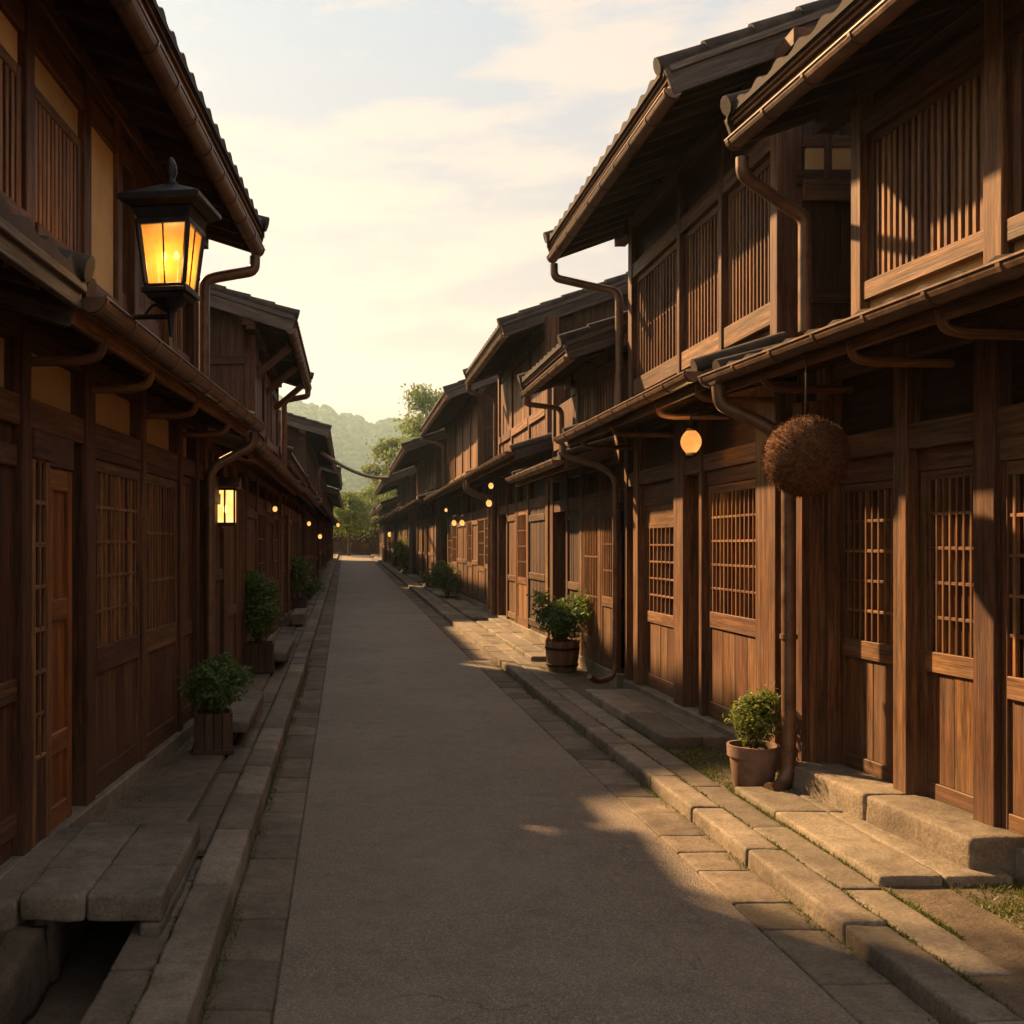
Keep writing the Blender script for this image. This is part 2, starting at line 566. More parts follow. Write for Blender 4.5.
        for i in range(n - 1):
            for k in range(seg):
                k2 = (k + 1) % seg
                self.f.append([base + i * seg + k, base + i * seg + k2, base + (i + 1) * seg + k2, base + (i + 1) * seg + k])
                w = 2 * math.pi * r / seg
                self.uv.append([(ln[i] + o, k * w), (ln[i] + o, (k + 1) * w), (ln[i + 1] + o, (k + 1) * w), (ln[i + 1] + o, k * w)])
                self.t.append(tone)
                self.sm.append(True)
        if caps:
            for i, rev in ((0, True), (n - 1, False)):
                idx = [base + i * seg + k for k in range(seg)]
                if rev:
                    idx.reverse()
                self.f.append(idx)
                self.uv.append([(o, 0.01 * k) for k in range(seg)])
                self.t.append(tone)
                self.sm.append(False)
    def lathe(self, prof, c=(0, 0, 0), seg=20, tone=None, rot=0.0, smooth=True, sx=1.0, sy=1.0):
        tone = random.random() if tone is None else tone
        base = len(self.v)
        c = Vector(c)
        for r, z in prof:
            for k in range(seg):
                a = 2 * math.pi * k / seg + rot
                self.v.append((c.x + r * sx * math.cos(a), c.y + r * sy * math.sin(a), c.z + z))
        for i in range(len(prof) - 1):
            for k in range(seg):
                k2 = (k + 1) % seg
                self.f.append([base + i * seg + k, base + i * seg + k2, base + (i + 1) * seg + k2, base + (i + 1) * seg + k])
                self.uv.append([(prof[i][1] * 1.0, k * .05), (prof[i][1], k * .05 + .05), (prof[i + 1][1], k * .05 + .05), (prof[i + 1][1], k * .05)])
                self.t.append(tone)
                self.sm.append(smooth)
        for i, rev in ((0, True), (len(prof) - 1, False)):
            if prof[i][0] > 1e-4:
                idx = [base + i * seg + k for k in range(seg)]
                if rev:
                    idx.reverse()
                self.f.append(idx)
                self.uv.append([(0, 0.01 * k) for k in range(seg)])
                self.t.append(tone)
                self.sm.append(False)
    def build(self, name, mat, parent=None, bevel=0.0, s=1, sharp=False, loc=None):
        me = bpy.data.meshes.new(name)
        v, f, uv = self.v, self.f, self.uv
        if s < 0:
            v = [(a, -b, c) for a, b, c in v]
            f = [list(reversed(x)) for x in f]
            uv = [list(reversed(x)) for x in uv]
        me.from_pydata(v, [], f)
        ul = me.uv_layers.new(name='UVMap')
        flat = [c for fu in uv for p in fu for c in p]
        ul.data.foreach_set('uv', flat)
        at = me.attributes.new('tone', 'FLOAT', 'FACE')
        at.data.foreach_set('value', self.t)
        me.polygons.foreach_set('use_smooth', self.sm)
        me.materials.append(M[mat] if isinstance(mat, str) else mat)
        me.update()
        if sharp:
            me.set_sharp_from_angle(angle=R(38))
        o = bpy.data.objects.new(name, me)
        COL.objects.link(o)
        if parent is not None:
            o.parent = parent
        if loc is not None:
            o.location = loc
        if bevel:
            b = o.modifiers.new('bevel', 'BEVEL')
            b.width = bevel
            b.segments = 1
            b.limit_method = 'ANGLE'
            b.angle_limit = R(40)
        return o

def tag(o, label=None, cat=None, group=None, kind=None):
    if label: o['label'] = label
    if cat: o['category'] = cat
    if group: o['group'] = group
    if kind: o['kind'] = kind
    return o
def empty(name, loc, rz=0.0):
    o = bpy.data.objects.new(name, None)
    COL.objects.link(o)
    o.location = loc
    o.rotation_euler = (0, 0, rz)
    o.empty_display_size = 0.2
    return o
def copy_tree(o, parent=None):
    c = o.copy()
    COL.objects.link(c)
    if parent is not None:
        c.parent = parent
    for ch in list(o.children):
        copy_tree(ch, c)
    return c
def arc(c, r, a0, a1, n, plane='xz'):
    res = []
    for i in range(n + 1):
        a = a0 + (a1 - a0) * i / n
        x, z = r * math.cos(a), r * math.sin(a)
        res.append(Vector((c[0] + x, c[1], c[2] + z)) if plane == 'xz' else Vector((c[0], c[1] + x, c[2] + z)))
    return res
def smooth_path(pts, r, n=5):
    """round the corners of a polyline"""
    pts = [Vector(p) for p in pts]
    res = [pts[0]]
    for i in range(1, len(pts) - 1):
        p, a, b = pts[i], pts[i - 1], pts[i + 1]
        da, db = (a - p), (b - p)
        rr = min(r, da.length * 0.45, db.length * 0.45)
        s, e = p + da.normalized() * rr, p + db.normalized() * rr
        for k in range(n + 1):
            t = k / n
            res.append(s * (1 - t) ** 2 + p * 2 * t * (1 - t) + e * t * t)
    res.append(pts[-1])
    return res

def zr(Y):
    """the street climbs gently beyond the first houses"""
    if Y < 8: return 0.0
    if Y > 84: return zr(84)
    t = Y - 8
    return 0.012 * (t - 4 * (1 - math.exp(-t / 4)))

# ------------------------------------------------------------------ ground, road, kerbs, pavements
def strip(name, mat, x0, x1, y0, y1, dz, step=2.0, nx=2, kind='structure', jit=0.0):
    m = MB()
    n = max(1, int((y1 - y0) / step))
    for i in range(n):
        ya, yb = y0 + (y1 - y0) * i / n, y0 + (y1 - y0) * (i + 1) / n
        for k in range(nx):
            xa, xb = x0 + (x1 - x0) * k / nx, x0 + (x1 - x0) * (k + 1) / nx
            m.face([(xa, ya, zr(ya) + dz), (xb, ya, zr(ya) + dz), (xb, yb, zr(yb) + dz), (xa, yb, zr(yb) + dz)], [(xa, ya), (xb, ya), (xb, yb), (xa, yb)], 0.5, True)
    return tag(m.build(name, mat), kind=kind)

g = MB()
xs = [-1250, -300, -80, -20, -5, 5, 20, 80, 300, 1250]
ys = [-1250, -200, -30, 0, 8, 12, 16, 20, 26, 32, 40, 50, 60, 70, 84, 120, 250, 1250]
for i in range(len(ys) - 1):
    for k in range(len(xs) - 1):
        q = [(xs[k], ys[i]), (xs[k + 1], ys[i]), (xs[k + 1], ys[i + 1]), (xs[k], ys[i + 1])]
        g.face([(x, y, zr(y) - 0.34) for x, y in q], q, 0.5)
tag(g.build('ground', 'bed'), kind='structure')

strip('road', 'asphalt', -0.24, 1.72, -4, 82, 0.0, 1.0)
strip('gutter_bed', 'bed', -0.52, -0.24, -4, 82, -0.009, 2.0)
strip('gutter_bed', 'bed', 1.72, 2.06, -4, 82, -0.009, 2.0)

def pavers(name, x0, x1, y0, y1, la, lb, dz, mat, gap=0.008, th=0.12, jit=0.004, rows=1, bevel=0.008):
    m = MB()
    w = (x1 - x0) / rows
    for r in range(rows):
        y = y0 - random.uniform(0, la)
        while y < y1:
            l = random.uniform(la, lb) * (1 if y < 30 else 2)
            yc = y + l / 2
            z = zr(yc) + dz + random.uniform(-jit, jit)
            sl = (zr(yc + l / 2) - zr(yc - l / 2)) / l
            if y < 13 and y > 1.0:
                m.stone((x0 + w * (r + 0.5), yc, z - th / 2), (w - gap) / 2, (l - gap) / 2, th / 2, sl, bevel * 1.1, 0.004 if th < 0.2 else 0.0055, 0.05)
                y += l
                continue
            m.obox(Vector((x0 + w * (r + 0.5), yc, z - th / 2)),
                   (Vector(((w - gap) / 2, 0, 0)), Vector((0, (l - gap) / 2, sl * l / 2)), Vector((0, 0, th / 2))), None, jit * 0.6)
            y += l
    return tag(m.build(name, mat, bevel=bevel if y0 > 13 else 0), kind='structure')
pavers('gutter_paving', -0.49, -0.245, -2, 78, 0.3, 0.55, 0.003, 'paver', 0.008)
pavers('gutter_paving', 1.725, 2.0, -2, 78, 0.3, 0.55, 0.003, 'paver', 0.008)
pavers('kerb', -0.68, -0.49, -2, 78, 0.55, 1.0, 0.115, 'granite', 0.012, 0.24, 0.004, 1, 0.013)
pavers('kerb', 2.0, 2.19, -2, 78, 0.6, 1.15, 0.082, 'granite', 0.012, 0.24, 0.004, 1, 0.013)
# right hand pavement: earth bed, a strip of narrow stones, raised flagstone stretches
strip('pavement_bed', 'bed', 2.16, 5.5, -4, 82, 0.06, 1.0, 3)
pavers('pavement', 2.2, 2.40, 4.1, 78, 0.5, 1.0, 0.072, 'slab', 0.012, 0.1, 0.004)
for a, b, dz in ((4.62, 6.35, 0.105), (7.75, 10.3, 0.15), (13.6, 18.5, 0.12), (20, 24.5, 0.12), (27, 33, 0.11), (35, 47, 0.11), (50, 74, 0.11)):
    pavers('pavement', 2.41, 3.0, a, b, 0.55, 1.0, dz, 'slab', 0.012, 0.14, 0.004, 1 if a < 9 else 2, 0.012) if a > 9 else None
    if a < 9:
        m = MB()
        y = a
        while y < b - 0.05:
            l = min(random.uniform(0.7, 1.25), b - y)
            if b - y - l < 0.35: l = b - y
            m.stone((2.41 + 0.15, y + l / 2, dz - 0.07), 0.147, l / 2 - 0.004, 0.07, 0, 0.012, 0.006)
            m.stone((2.87, y + l / 2, dz - 0.07), 0.155, l / 2 - 0.004, 0.07, 0, 0.012, 0.006)
            y += l
        tag(m.build('pavement', 'slab'), kind='structure')
# left hand pavement beyond the open drain
strip('pavement_bed', 'bed', -5.0, -0.66, 5.0, 82, 0.082, 1.0, 3)
pavers('pavement', -0.84, -0.685, 5.1, 78, 0.5, 0.9, 0.105, 'paver', 0.012, 0.1, 0.004)
pavers('pavement', -1.45, -0.85, 5.1, 78, 0.6, 1.1, 0.108, 'paver', 0.012, 0.1, 0.004, 1)
# open drain near the viewer: inner strip, channel floor, mossy bank
pavers('pavement', -0.86, -0.685, -2, 5.1, 0.35, 0.6, 0.06, 'paver', 0.012, 0.3, 0.006)
strip('drain_floor', 'bed', -1.3, -0.8, -4, 5.1, -0.2, 1.0)
m = MB()
y = -2.0
while y < 5.0:
    l = random.uniform(0.4, 0.8)
    m.stone((-1.25, y + l / 2, -0.045), 0.07, l / 2 - 0.004, 0.14, 0, 0.04, 0.025)
    y += l
tag(m.build('drain_edge', 'bed'), kind='structure')
strip('drain_bank', 'bed', -5.0, -1.25, -4, 5.0, 0.085, 0.5, 4)

# ------------------------------------------------------------------ roofs
def tiles(m, u0, u1, de, di, ze, slope, lod, drop=0.05):
    """pantile surface from the eave (de, ze) inwards/upwards to di"""
    pitch = 0.235 if lod < 2 else 0.3
    prof = [(0, 0.0), (0.14, 0.024), (0.3, 0.034), (0.46, 0.024), (0.6, 0.004), (0.8, -0.004)] if lod < 2 else [(0, 0.0), (0.3, 0.04), (0.6, 0.0)]
    us = []
    n = max(1, round((u1 - u0) / pitch))
    p = (u1 - u0) / n
    for i in range(n):
        us += [(u0 + (i + f) * p, h) for f, h in prof]
    us.append((u1, 0.0))
    nc = max(1, round(abs(de - di) / (0.22 if lod < 2 else 0.4)))
    rows = []
    for j in range(nc):
        d0 = de + (di - de) * j / nc
        d1 = de + (di - de) * (j + 1) / nc
        rows.append((d0, ze + (de - d0) * slope + 0.022, j))
        rows.append((d1, ze + (de - d1) * slope, j))
    first = [(u, de, ze - drop) for u, h in us]
    grid = [first] + [[(u, d, z + h) for u, h in us] for d, z, j in rows]
    tone = [[random.random() for _ in range(n + 1)] for _ in range(nc + 1)]
    base = len(m.v)
    w = len(us)
    for row in grid:
        m.v.extend(row)
    k_ = len(prof)
    for j in range(len(grid) - 1):
        for i in range(w - 1):
            m.f.append([base + j * w + i, base + j * w + i + 1, base + (j + 1) * w + i + 1, base + (j + 1) * w + i])
            m.uv.append([(0, 0)] * 4)
            m.t.append(tone[j // 2][i // k_])
            m.sm.append(True)

def gutter_mesh(u0, u1, d, z, r, lod, straps=True):
    m = MB()
    seg = 10 if lod < 2 else 6
    def prof(ro, ri):
        P = [(d + ro * math.cos(math.pi + math.pi * i / seg), z + ro * 1.1 * math.sin(math.pi + math.pi * i / seg)) for i in range(seg + 1)]
        P += [(d + ri * math.cos(2 * math.pi - math.pi * i / seg), z + ri * 1.1 * math.sin(2 * math.pi - math.pi * i / seg)) for i in range(seg + 1)]
        return P
    n = max(1, round((u1 - u0) / 0.9))
    for i in range(n):
        m.prism(prof(r, r - 0.006), u0 + (u1 - u0) * i / n, u0 + (u1 - u0) * (i + 1) / n - 0.002, None, True)
    m.tube([(u0, d + r, z), (u1, d + r, z)], 0.008, 6)
    if straps:
        k = max(2, round((u1 - u0) / 0.45))
        for i in range(k + 1):
            u = u0 + 0.03 + (u1 - u0 - 0.06) * i / k
            m.prism(prof(r + 0.006, r - 0.004), u - 0.012, u + 0.012, 0.25, True)
    for u in (u0, u1):
        m.prism([(d + r * math.cos(math.pi + math.pi * i / seg), z + r * 1.1 * math.sin(math.pi + math.pi * i / seg)) for i in range(seg + 1)], u - 0.003, u + 0.003)
    return m

def eave(parent, s, u0, u1, de, ze, slope, d_wall, lod, wmat, fmat, rafter=0.32, gutter=0.058, main=False):
    """soffit with rafters, fascia, gutter as children of a roof"""
    sl = Vector((0, 1, -slope)).normalized()
    if lod < 2:
        m = MB()
        n = max(2, round((u1 - u0) / rafter))
        for i in range(n + 1):
            u = u0 + 0.05 + (u1 - u0 - 0.1) * i / n
            rs_ = 0.10 if main else 0.05
            m.bar((u, de - rs_, ze - 0.035 + rs_ * slope), (u, d_wall - 0.1, ze - 0.035 + (de - d_wall + 0.1) * slope), 0.05, 0.07)
        w = 0.16
        k = max(1, round((de - d_wall) / w))
        for i in range(k):
            a, b = de - (de - d_wall) * i / k, de - (de - d_wall) * (i + 1) / k
            m.bar(((u0 + 0.01), (a + b) / 2, ze + 0.016 + (de - (a + b) / 2) * slope), ((u1 - 0.01), (a + b) / 2, ze + 0.016 + (de - (a + b) / 2) * slope), (a - b) / sl.y - 0.003, 0.022, up=(0, slope, 1))
        m.build('soffit', wmat, parent, s=s)
    m = MB()
    if main:
        k = max(1, round((u1 - u0) / 1.1))
        for i in range(k):
            a_, b_ = u0 + (u1 - u0) * i / k, u0 + (u1 - u0) * (i + 1) / k - 0.004
            m.box(a_, b_, de - 0.035, de, ze - 0.045, ze + 0.075)
            m.box(a_ + 0.002, b_, de - 0.006, de + 0.022, ze + 0.030, ze + 0.080)
            m.box(a_ + 0.001, b_, de + 0.022, de + 0.040, ze + 0.055, ze + 0.088)
    else:
        m.box(u0, u1, de - 0.035, de, ze - 0.055, ze + 0.045)
        m.box(u0, u1, de - 0.006, de + 0.022, ze + 0.012, ze + 0.050)
    m.build('fascia', fmat, parent, 0.004 if lod < 2 else 0, s)
    if gutter:
        gutter_mesh(u0 - 0.03, u1 + 0.03, *((de - 0.002, ze - 0.052) if main else (de + gutter + 0.02, ze + 0.055)), gutter, lod).build('gutter', 'copper', parent, s=s, sharp=True)

def pent_roof(parent, s, u0, u1, de, ze, slope, lod, wmat, di=-0.02, fmat='wood', gutter=0.058):
    m = MB()
    tiles(m, u0, u1, de + 0.02, di, ze + 0.07, slope, lod, 0.035)
    m.prism([(de, ze + 0.028), (de, ze + 0.06), (di, ze + 0.06 + (de - di) * slope), (di, ze + 0.028 + (de - di) * slope)], u0, u1)
    # a line of flat ridge tiles where the roof meets the wall
    zt = ze + 0.09 + (de - di) * slope
    m.box(u0, u1, di, di + 0.10, zt - 0.03, zt + 0.02)
    for u in (u0, u1):
        sgn = 1 if u == u0 else -1
        m.tube([(u + sgn * 0.05, de + 0.05, ze + 0.115 - 0.05 * slope), (u + sgn * 0.05, di, ze + 0.115 + (de - di) * slope)], 0.055, 10)
    roof = m.build('pent_roof', 'tile', parent, s=s, sharp=True)
    eave(roof, s, u0, u1, de, ze, slope, 0.0, lod, wmat, fmat, gutter=gutter)
    for u in (u0, u1):
        v = MB()
        v.bar((u, de - 0.01, ze + 0.0), (u, di, ze + 0.0 + (de - di) * slope), 0.03, 0.13)
        v.build('verge_board', 'grey', roof, 0.004 if lod < 2 else 0, s)
    return roof

def main_roof(parent, s, u0, u1, de, ze, slope, D, lod, wmat, fmat='wood', gutter=0.058):
    m = MB()
    dr = -D / 2
    zrg = ze + (de - dr) * slope
    tiles(m, u0, u1, de + 0.06, dr, ze + 0.115 - 0.06 * slope, slope, lod, 0.014)
    m.prism([(de + 0.05, ze + 0.09 - 0.05 * slope), (de + 0.05, ze + 0.10 - 0.05 * slope), (dr, zrg + 0.10), (dr, zrg + 0.028)], u0, u1)
    db = -D - de
    m.prism([(dr, zrg + 0.02), (dr, zrg + 0.10), (db, ze + 0.10), (db, ze + 0.02)], u0, u1)
    # ridge courses and round cap
    m.box(u0 - 0.02, u1 + 0.02, dr - 0.13, dr + 0.13, zrg + 0.07, zrg + 0.16)
    m.box(u0 - 0.02, u1 + 0.02, dr - 0.10, dr + 0.10, zrg + 0.16, zrg + 0.24)
    m.tube([(u0 - 0.05, dr, zrg + 0.26), (u1 + 0.05, dr, zrg + 0.26)], 0.075, 10)
    for u in (u0, u1):
        sgn = 1 if u == u0 else -1
        L = de - dr
        n = max(2, int(L / 0.3))
        for k in range(n):
            a, b = de + 0.09 - (L + 0.05) * k / n, de + 0.09 - (L + 0.05) * (k + 1) / n - 0.03
            m.tube([(u + sgn * 0.05, a, ze + 0.165 + (de - a) * slope), (u + sgn * 0.05, b, ze + 0.152 + (de - b) * slope)], 0.06, 10, rad=[0.062, 0.052])
        m.prism([(de + 0.06, ze + 0.04), (de + 0.06, ze + 0.12), (dr, zrg + 0.13), (dr, zrg + 0.04)], u - 0.006 if sgn > 0 else u - 0.01, u + 0.01 if sgn > 0 else u + 0.006)
    roof = m.build('roof', 'tile', parent, s=s, sharp=True)
    eave(roof, s, u0, u1, de, ze, slope, 0.0, lod, wmat, fmat, gutter=gutter, main=True)
    for u in (u0, u1):
        sgn = 1 if u == u0 else -1
        v = MB()
        uu = u - sgn * 0.02
        for a, b in ((de + 0.03, dr), (db - 0.02, dr)):
            za, zb_ = ze + 0.0, zrg
            v.bar((uu, a, za - 0.01), (uu, b, zb_ - 0.01), 0.035, 0.18)
            v.bar((uu - sgn * 0.018, a, za + 0.075), (uu - sgn * 0.018, b, zb_ + 0.075), 0.04, 0.045)
        v.build('verge_board', 'grey', roof, 0.004 if lod < 2 else 0, s)
        # purlin ends carrying the verge
        for d in (0.0, -D * 0.25, dr):
            p = MB()
            z = ze + (de - d) * slope - 0.12
            p.box(min(u + sgn * 0.01, u + sgn * 0.42), max(u + sgn * 0.01, u + sgn * 0.42), d - 0.06, d + 0.06, z - 0.09, z + 0.08)
            p.build('purlin', wmat, roof, 0.004 if lod < 2 else 0, s)
    return roof

# ------------------------------------------------------------------ openings
def board_field(m, u0, u1, z0, z1, d, n, th=0.02, gap=0.006):
    w = (u1 - u0) / n
    for i in range(n):
        m.box(u0 + w * i + gap / 2, u0 + w * (i + 1) - gap / 2, d - th + random.uniform(-.002, .002), d + random.uniform(-.003, .003), z0, z1)
    m.box(u0, u1, d - th - 0.02, d - th, z0, z1, 0.1)

def lattice(parent, s, kind, u0, u1, z0, z1, zmid, d, nv, nh, wm, lod, bw=0.02, nb=4, sill_h=0.10, lm='lat', toprail=0.07, pm='pane'):
    """a sliding leaf: stiles and rails, lattice over dark glass, boarded lower panel"""
    f = MB()
    sw = 0.045 if lod < 2 else 0.05
    for u in (u0, u1 - sw):
        f.box(u, u + sw, d - 0.035, d, z0, z1)
    f.box(u0 + sw, u1 - sw, d - 0.033, d - 0.002, z1 - toprail, z1)
    if zmid > z0 + 0.05:
        f.box(u0 + sw, u1 - sw, d - 0.033, d + 0.006, zmid - sill_h, zmid)
        f.box(u0 + sw, u1 - sw, d - 0.033, d - 0.002, z0, z0 + 0.13)
    else:
        f.box(u0 + sw, u1 - sw, d - 0.033, d - 0.002, z0, z0 + 0.05)
    leaf = f.build(kind, wm, parent, 0.004 if lod < 1 else 0, s)
    a, b, zb, zt = u0 + sw, u1 - sw, (zmid if zmid > z0 + 0.05 else z0 + 0.05), z1 - toprail
    l = MB()
    for i in range(nv):
        u = a + (b - a) * (i + 0.5) / nv
        l.box(u - bw / 2, u + bw / 2, d - 0.028, d - 0.004, zb, zt)
    for i in range(nh):
        z = zb + (zt - zb) * (i + 1) / (nh + 1)
        l.box(a, b, d - 0.034, d - 0.010 + 0.003, z - 0.009, z + 0.009)
    l.build('lattice', lm, leaf, 0.002 if lod < 1 else 0, s)
    p = MB()
    p.box(a, b, d - 0.062, d - 0.052, zb, zt)
    p.build('pane', pm, leaf, s=s)
    if zmid > z0 + 0.05:
        q = MB()
        board_field(q, a, b, z0 + 0.13, zmid - sill_h, d - 0.012, nb)
        q.build('panel', wm, leaf, 0.003 if lod < 1 else 0, s)
    return leaf

def house(label, side, Y0, Y1, X0, slope, ze1, o1, ze2, o2, lower, upper, low=None, up=None, wall_up=None, D=5.6,
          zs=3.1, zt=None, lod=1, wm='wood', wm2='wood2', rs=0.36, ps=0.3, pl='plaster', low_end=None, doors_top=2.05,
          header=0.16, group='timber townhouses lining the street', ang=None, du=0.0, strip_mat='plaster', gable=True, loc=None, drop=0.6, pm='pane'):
    s = 1 if side == 'R' else -1
    root = empty('townhouse', (X0, Y0, zr((Y0 + Y1) / 2)) if loc is None else loc, (R(90) - math.atan(slope)) if ang is None else ang)
    tag(root, label, 'house', group)
    U = lambda Y: Y - Y0
    low = low or (Y0, Y1)
    up = up or (Y0 - 0.35, Y1 + 0.35)
    wall_up = wall_up or (Y0, Y1)
    lw = low_end or (Y0, Y1)
    a, b = U(lw[0]), U(lw[1])
    c, e = U(wall_up[0]), U(wall_up[1])
    zw1 = ze1 + o1 * ps            # underside of pent roof at the wall
    zw2 = ze2 + (o2) * rs          # underside of main roof at the wall line d=0
    zrg = ze2 + (o2 + D / 2) * rs
    bv = 0.005 if lod < 1 else (0.004 if lod < 2 else 0)
    # core of the building
    w = MB()
    w.box(a, b, -D, -0.16, -drop, zw1 + 0.02, 0.2)
    w.prism([(du - 0.14, zw1 - 0.2), (du - 0.14, zw2 + 0.05), (-D / 2, zrg), (-D, zw2), (-D, zw1 - 0.2)], c, e, 0.2)
    if gable:
        # vertical boards and beams on the gable walls
        for uu, sg in ((c, -1), (e, 1)):
            n = int(D / 0.28) if lod < 2 else 6
            for k in range(n):
                d0 = -0.12 - (D - 0.2) * k / n
                d1 = -0.12 - (D - 0.2) * (k + 1) / n
                zt_ = zw2 + min(-d0, D + d0) * rs - 0.02
                lo, hi = min(uu, uu + sg * 0.022), max(uu, uu + sg * 0.022)
                w.box(lo, hi, d1 + 0.006, d0, zw1 - 0.6 if lod < 2 else 0, zt_)
            for z in (zs - 0.05, zs + 0.75):
                lo, hi = min(uu, uu + sg * 0.05), max(uu, uu + sg * 0.05)
                w.box(lo, hi, -D, -0.1, z, z + 0.1)
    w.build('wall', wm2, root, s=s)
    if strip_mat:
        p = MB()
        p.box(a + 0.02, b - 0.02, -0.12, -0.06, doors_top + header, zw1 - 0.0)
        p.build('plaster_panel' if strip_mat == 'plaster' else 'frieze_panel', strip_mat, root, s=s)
    # plinth
    p = MB()
    y = a
    while y < b - 0.01:
        l = min(random.uniform(0.8, 1.5), b - y)
        p.obox(Vector((y + l / 2, -0.07, -0.02)), (Vector((l / 2 - 0.004, 0, 0)), Vector((0, 0.12, 0)), Vector((0, 0, 0.22))), None, 0.003)
        y += l
    p.build('plinth', 'granite', root, 0.01 if lod < 2 else 0, s)
    # long beams
    bm = MB(); bm.box(a, b, -0.13, 0.015, doors_top, doors_top + header); bm.build('beam', wm, root, bv, s)
    bm = MB(); bm.box(a, b, -0.13, 0.02, zw1 - 0.16, zw1 - 0.01); bm.build('beam', wm, root, bv, s)
    zt = zt or (zw2 - 0.32)
    bm = MB(); bm.box(c, e, du - 0.13, du + 0.02, zt, zt + 0.14); bm.build('beam', wm, root, bv, s)
    bm = MB(); bm.box(c - 0.3, e + 0.3, du - 0.11, du + 0.035, zw2 - 0.155, zw2 - 0.045); bm.build('beam', wm, root, bv, s)
    # posts
    for Yp, wd in lower.get('posts', []):
        q = MB(); q.box(U(Yp) - wd / 2, U(Yp) + wd / 2, -0.14, 0.03, 0.06, zw1 - 0.0)
        q.build('pillar', wm, root, bv, s)
    for Yp, wd in upper.get('posts', []):
        q = MB(); q.box(U(Yp) - wd / 2, U(Yp) + wd / 2, du - 0.14, du + 0.03, zw1 + 0.05, zw2 - 0.04)
        q.build('pillar', wm, root, bv, s)
    zf = 0.2
    for bay in lower.get('bays', []):
        Ya, Yb, k = bay[0], bay[1], bay[2]
        o = bay[3] if len(bay) > 3 else {}
        ua, ub = U(Ya), U(Yb)
        dd = o.get('d', -0.02 if lod < 1 else 0.022)
        top = o.get('top', doors_top)
        if top < doors_top - 0.02:
            q = MB(); q.box(ua, ub, -0.12, dd + 0.01, top, doors_top); q.build('beam', o.get('m', wm), root, bv, s)
        if k in ('door', 'window'):
            lattice(root, s, k, ua, ub, zf, top, o.get('zmid', 1.0), dd, o.get('nv', 9), o.get('nh', 3), o.get('m', wm), lod, o.get('bw', 0.018), o.get('nb', 4), o.get('sill', 0.11), o.get('lm', 'lat'), o.get('tr', 0.07), o.get('pm', pm))
        elif k == 'boards':
            q = MB()
            board_field(q, ua, ub, zf, top, dd - 0.02, o.get('nb', 5))
            for z in o.get('rails', (0.32, 1.05, 1.95)):
                q.box(ua, ub, dd - 0.02, dd + 0.006, z - 0.05, z + 0.05)
            q.build('shutter', o.get('m', wm), root, bv, s)
        elif k == 'redDoor':
            f = MB()
            for u in (ua, ub - 0.06):
                f.box(u, u + 0.06, dd - 0.04, dd, zf, top)
            for z in (zf + 0.06, 0.62, 1.28, top - 0.05):
                f.box(ua + 0.06, ub - 0.06, dd - 0.04, dd - 0.003, z - 0.06, z + 0.05)
            f2 = f.build('door', o.get('m', 'red'), root, bv, s)
            q = MB(); board_field(q, ua + 0.06, ub - 0.06, zf, top - 0.1, dd - 0.02, 3); q.build('panel', 'red', f2, 0.002, s)
        elif k == 'strip':
            f = MB()
            for u in (ua, ub - 0.035):
                f.box(u, u + 0.035, dd - 0.03, dd, zf, top)
            um = (ua + ub) / 2
            f.box(um - 0.008, um + 0.008, dd - 0.026, dd - 0.004, 0.6, top)
            n = 7
            for i in range(n + 1):
                z = 0.6 + (top - 0.6) * i / n
                f.box(ua + 0.035, ub - 0.035, dd - 0.028, dd - 0.006, z - 0.012, z + 0.012)
            f2 = f.build('window', 'lat', root, bv, s)
            q = MB(); q.box(ua + .035, ub - .035, dd - .06, dd - .05, 0.6, top); q.build('pane', 'pane', f2, s=s)
            q = MB(); q.box(ua + .035, ub - .035, dd - .03, dd - .01, zf, 0.588); q.build('panel', wm, f2, bv, s)
    zlo = zw1 + 0.10
    for bay in upper.get('bays', []):
        Ya, Yb, k = bay[0], bay[1], bay[2]
        o = bay[3] if len(bay) > 3 else {}
        ua, ub = U(Ya), U(Yb)
        dd = du + o.get('d', -0.04 if lod < 1 else 0.018)
        z1 = o.get('top', zt)
        z0 = o.get('zs', zs)
        if k == 'bars':
            f = MB()
            for u in (ua, ub - 0.05):
                f.box(u, u + 0.05, dd - 0.05, dd, z0, z1)
            f.box(ua + 0.05, ub - 0.05, dd - 0.05, dd - 0.002, z1 - 0.06, z1)
            fr = f.build('window', wm, root, bv, s)
            q = MB(); q.box(ua, ub, dd - 0.06, dd + 0.035, z0 - o.get('sill', 0.12), z0); q.build('sill', o.get('sm', wm), fr, bv, s)
            l = MB()
            n = o.get('nv', 14)
            bw = o.get('bw', 0.03)
            for i in range(n):
                u = ua + 0.05 + (ub - ua - 0.1) * (i + 0.5) / n
                l.box(u - bw / 2, u + bw / 2, dd - 0.04, dd - 0.006, z0, z1 - 0.06)
            for i in range(o.get('nh', 0)):
                z = z0 + (z1 - 0.06 - z0) * (i + 1) / (o['nh'] + 1)
                l.box(ua + 0.05, ub - 0.05, dd - 0.045, dd - 0.018, z - 0.013, z + 0.013)
            l.build('lattice', o.get('lm', 'lat'), fr, 0.003 if lod < 1 else 0, s)
            q = MB(); q.box(ua + .04, ub - .04, dd - .085, dd - .07, z0, z1); q.build('pane', o.get('pm', 'pane'), fr, s=s)
            q = MB()
            if o.get('under', 'plaster') == 'plaster':
                q.box(ua, ub, dd - 0.06, dd - 0.01, zlo - 0.1, z0 - o.get('sill', 0.12))
                q.build('plaster_panel', pl, root, s=s)
            else:
                q.box(ua, ub, dd - 0.06, dd - 0.01, zlo - 0.1, z0 - o.get('sill', 0.12))
                q.build('apron_board', wm, root, bv, s)
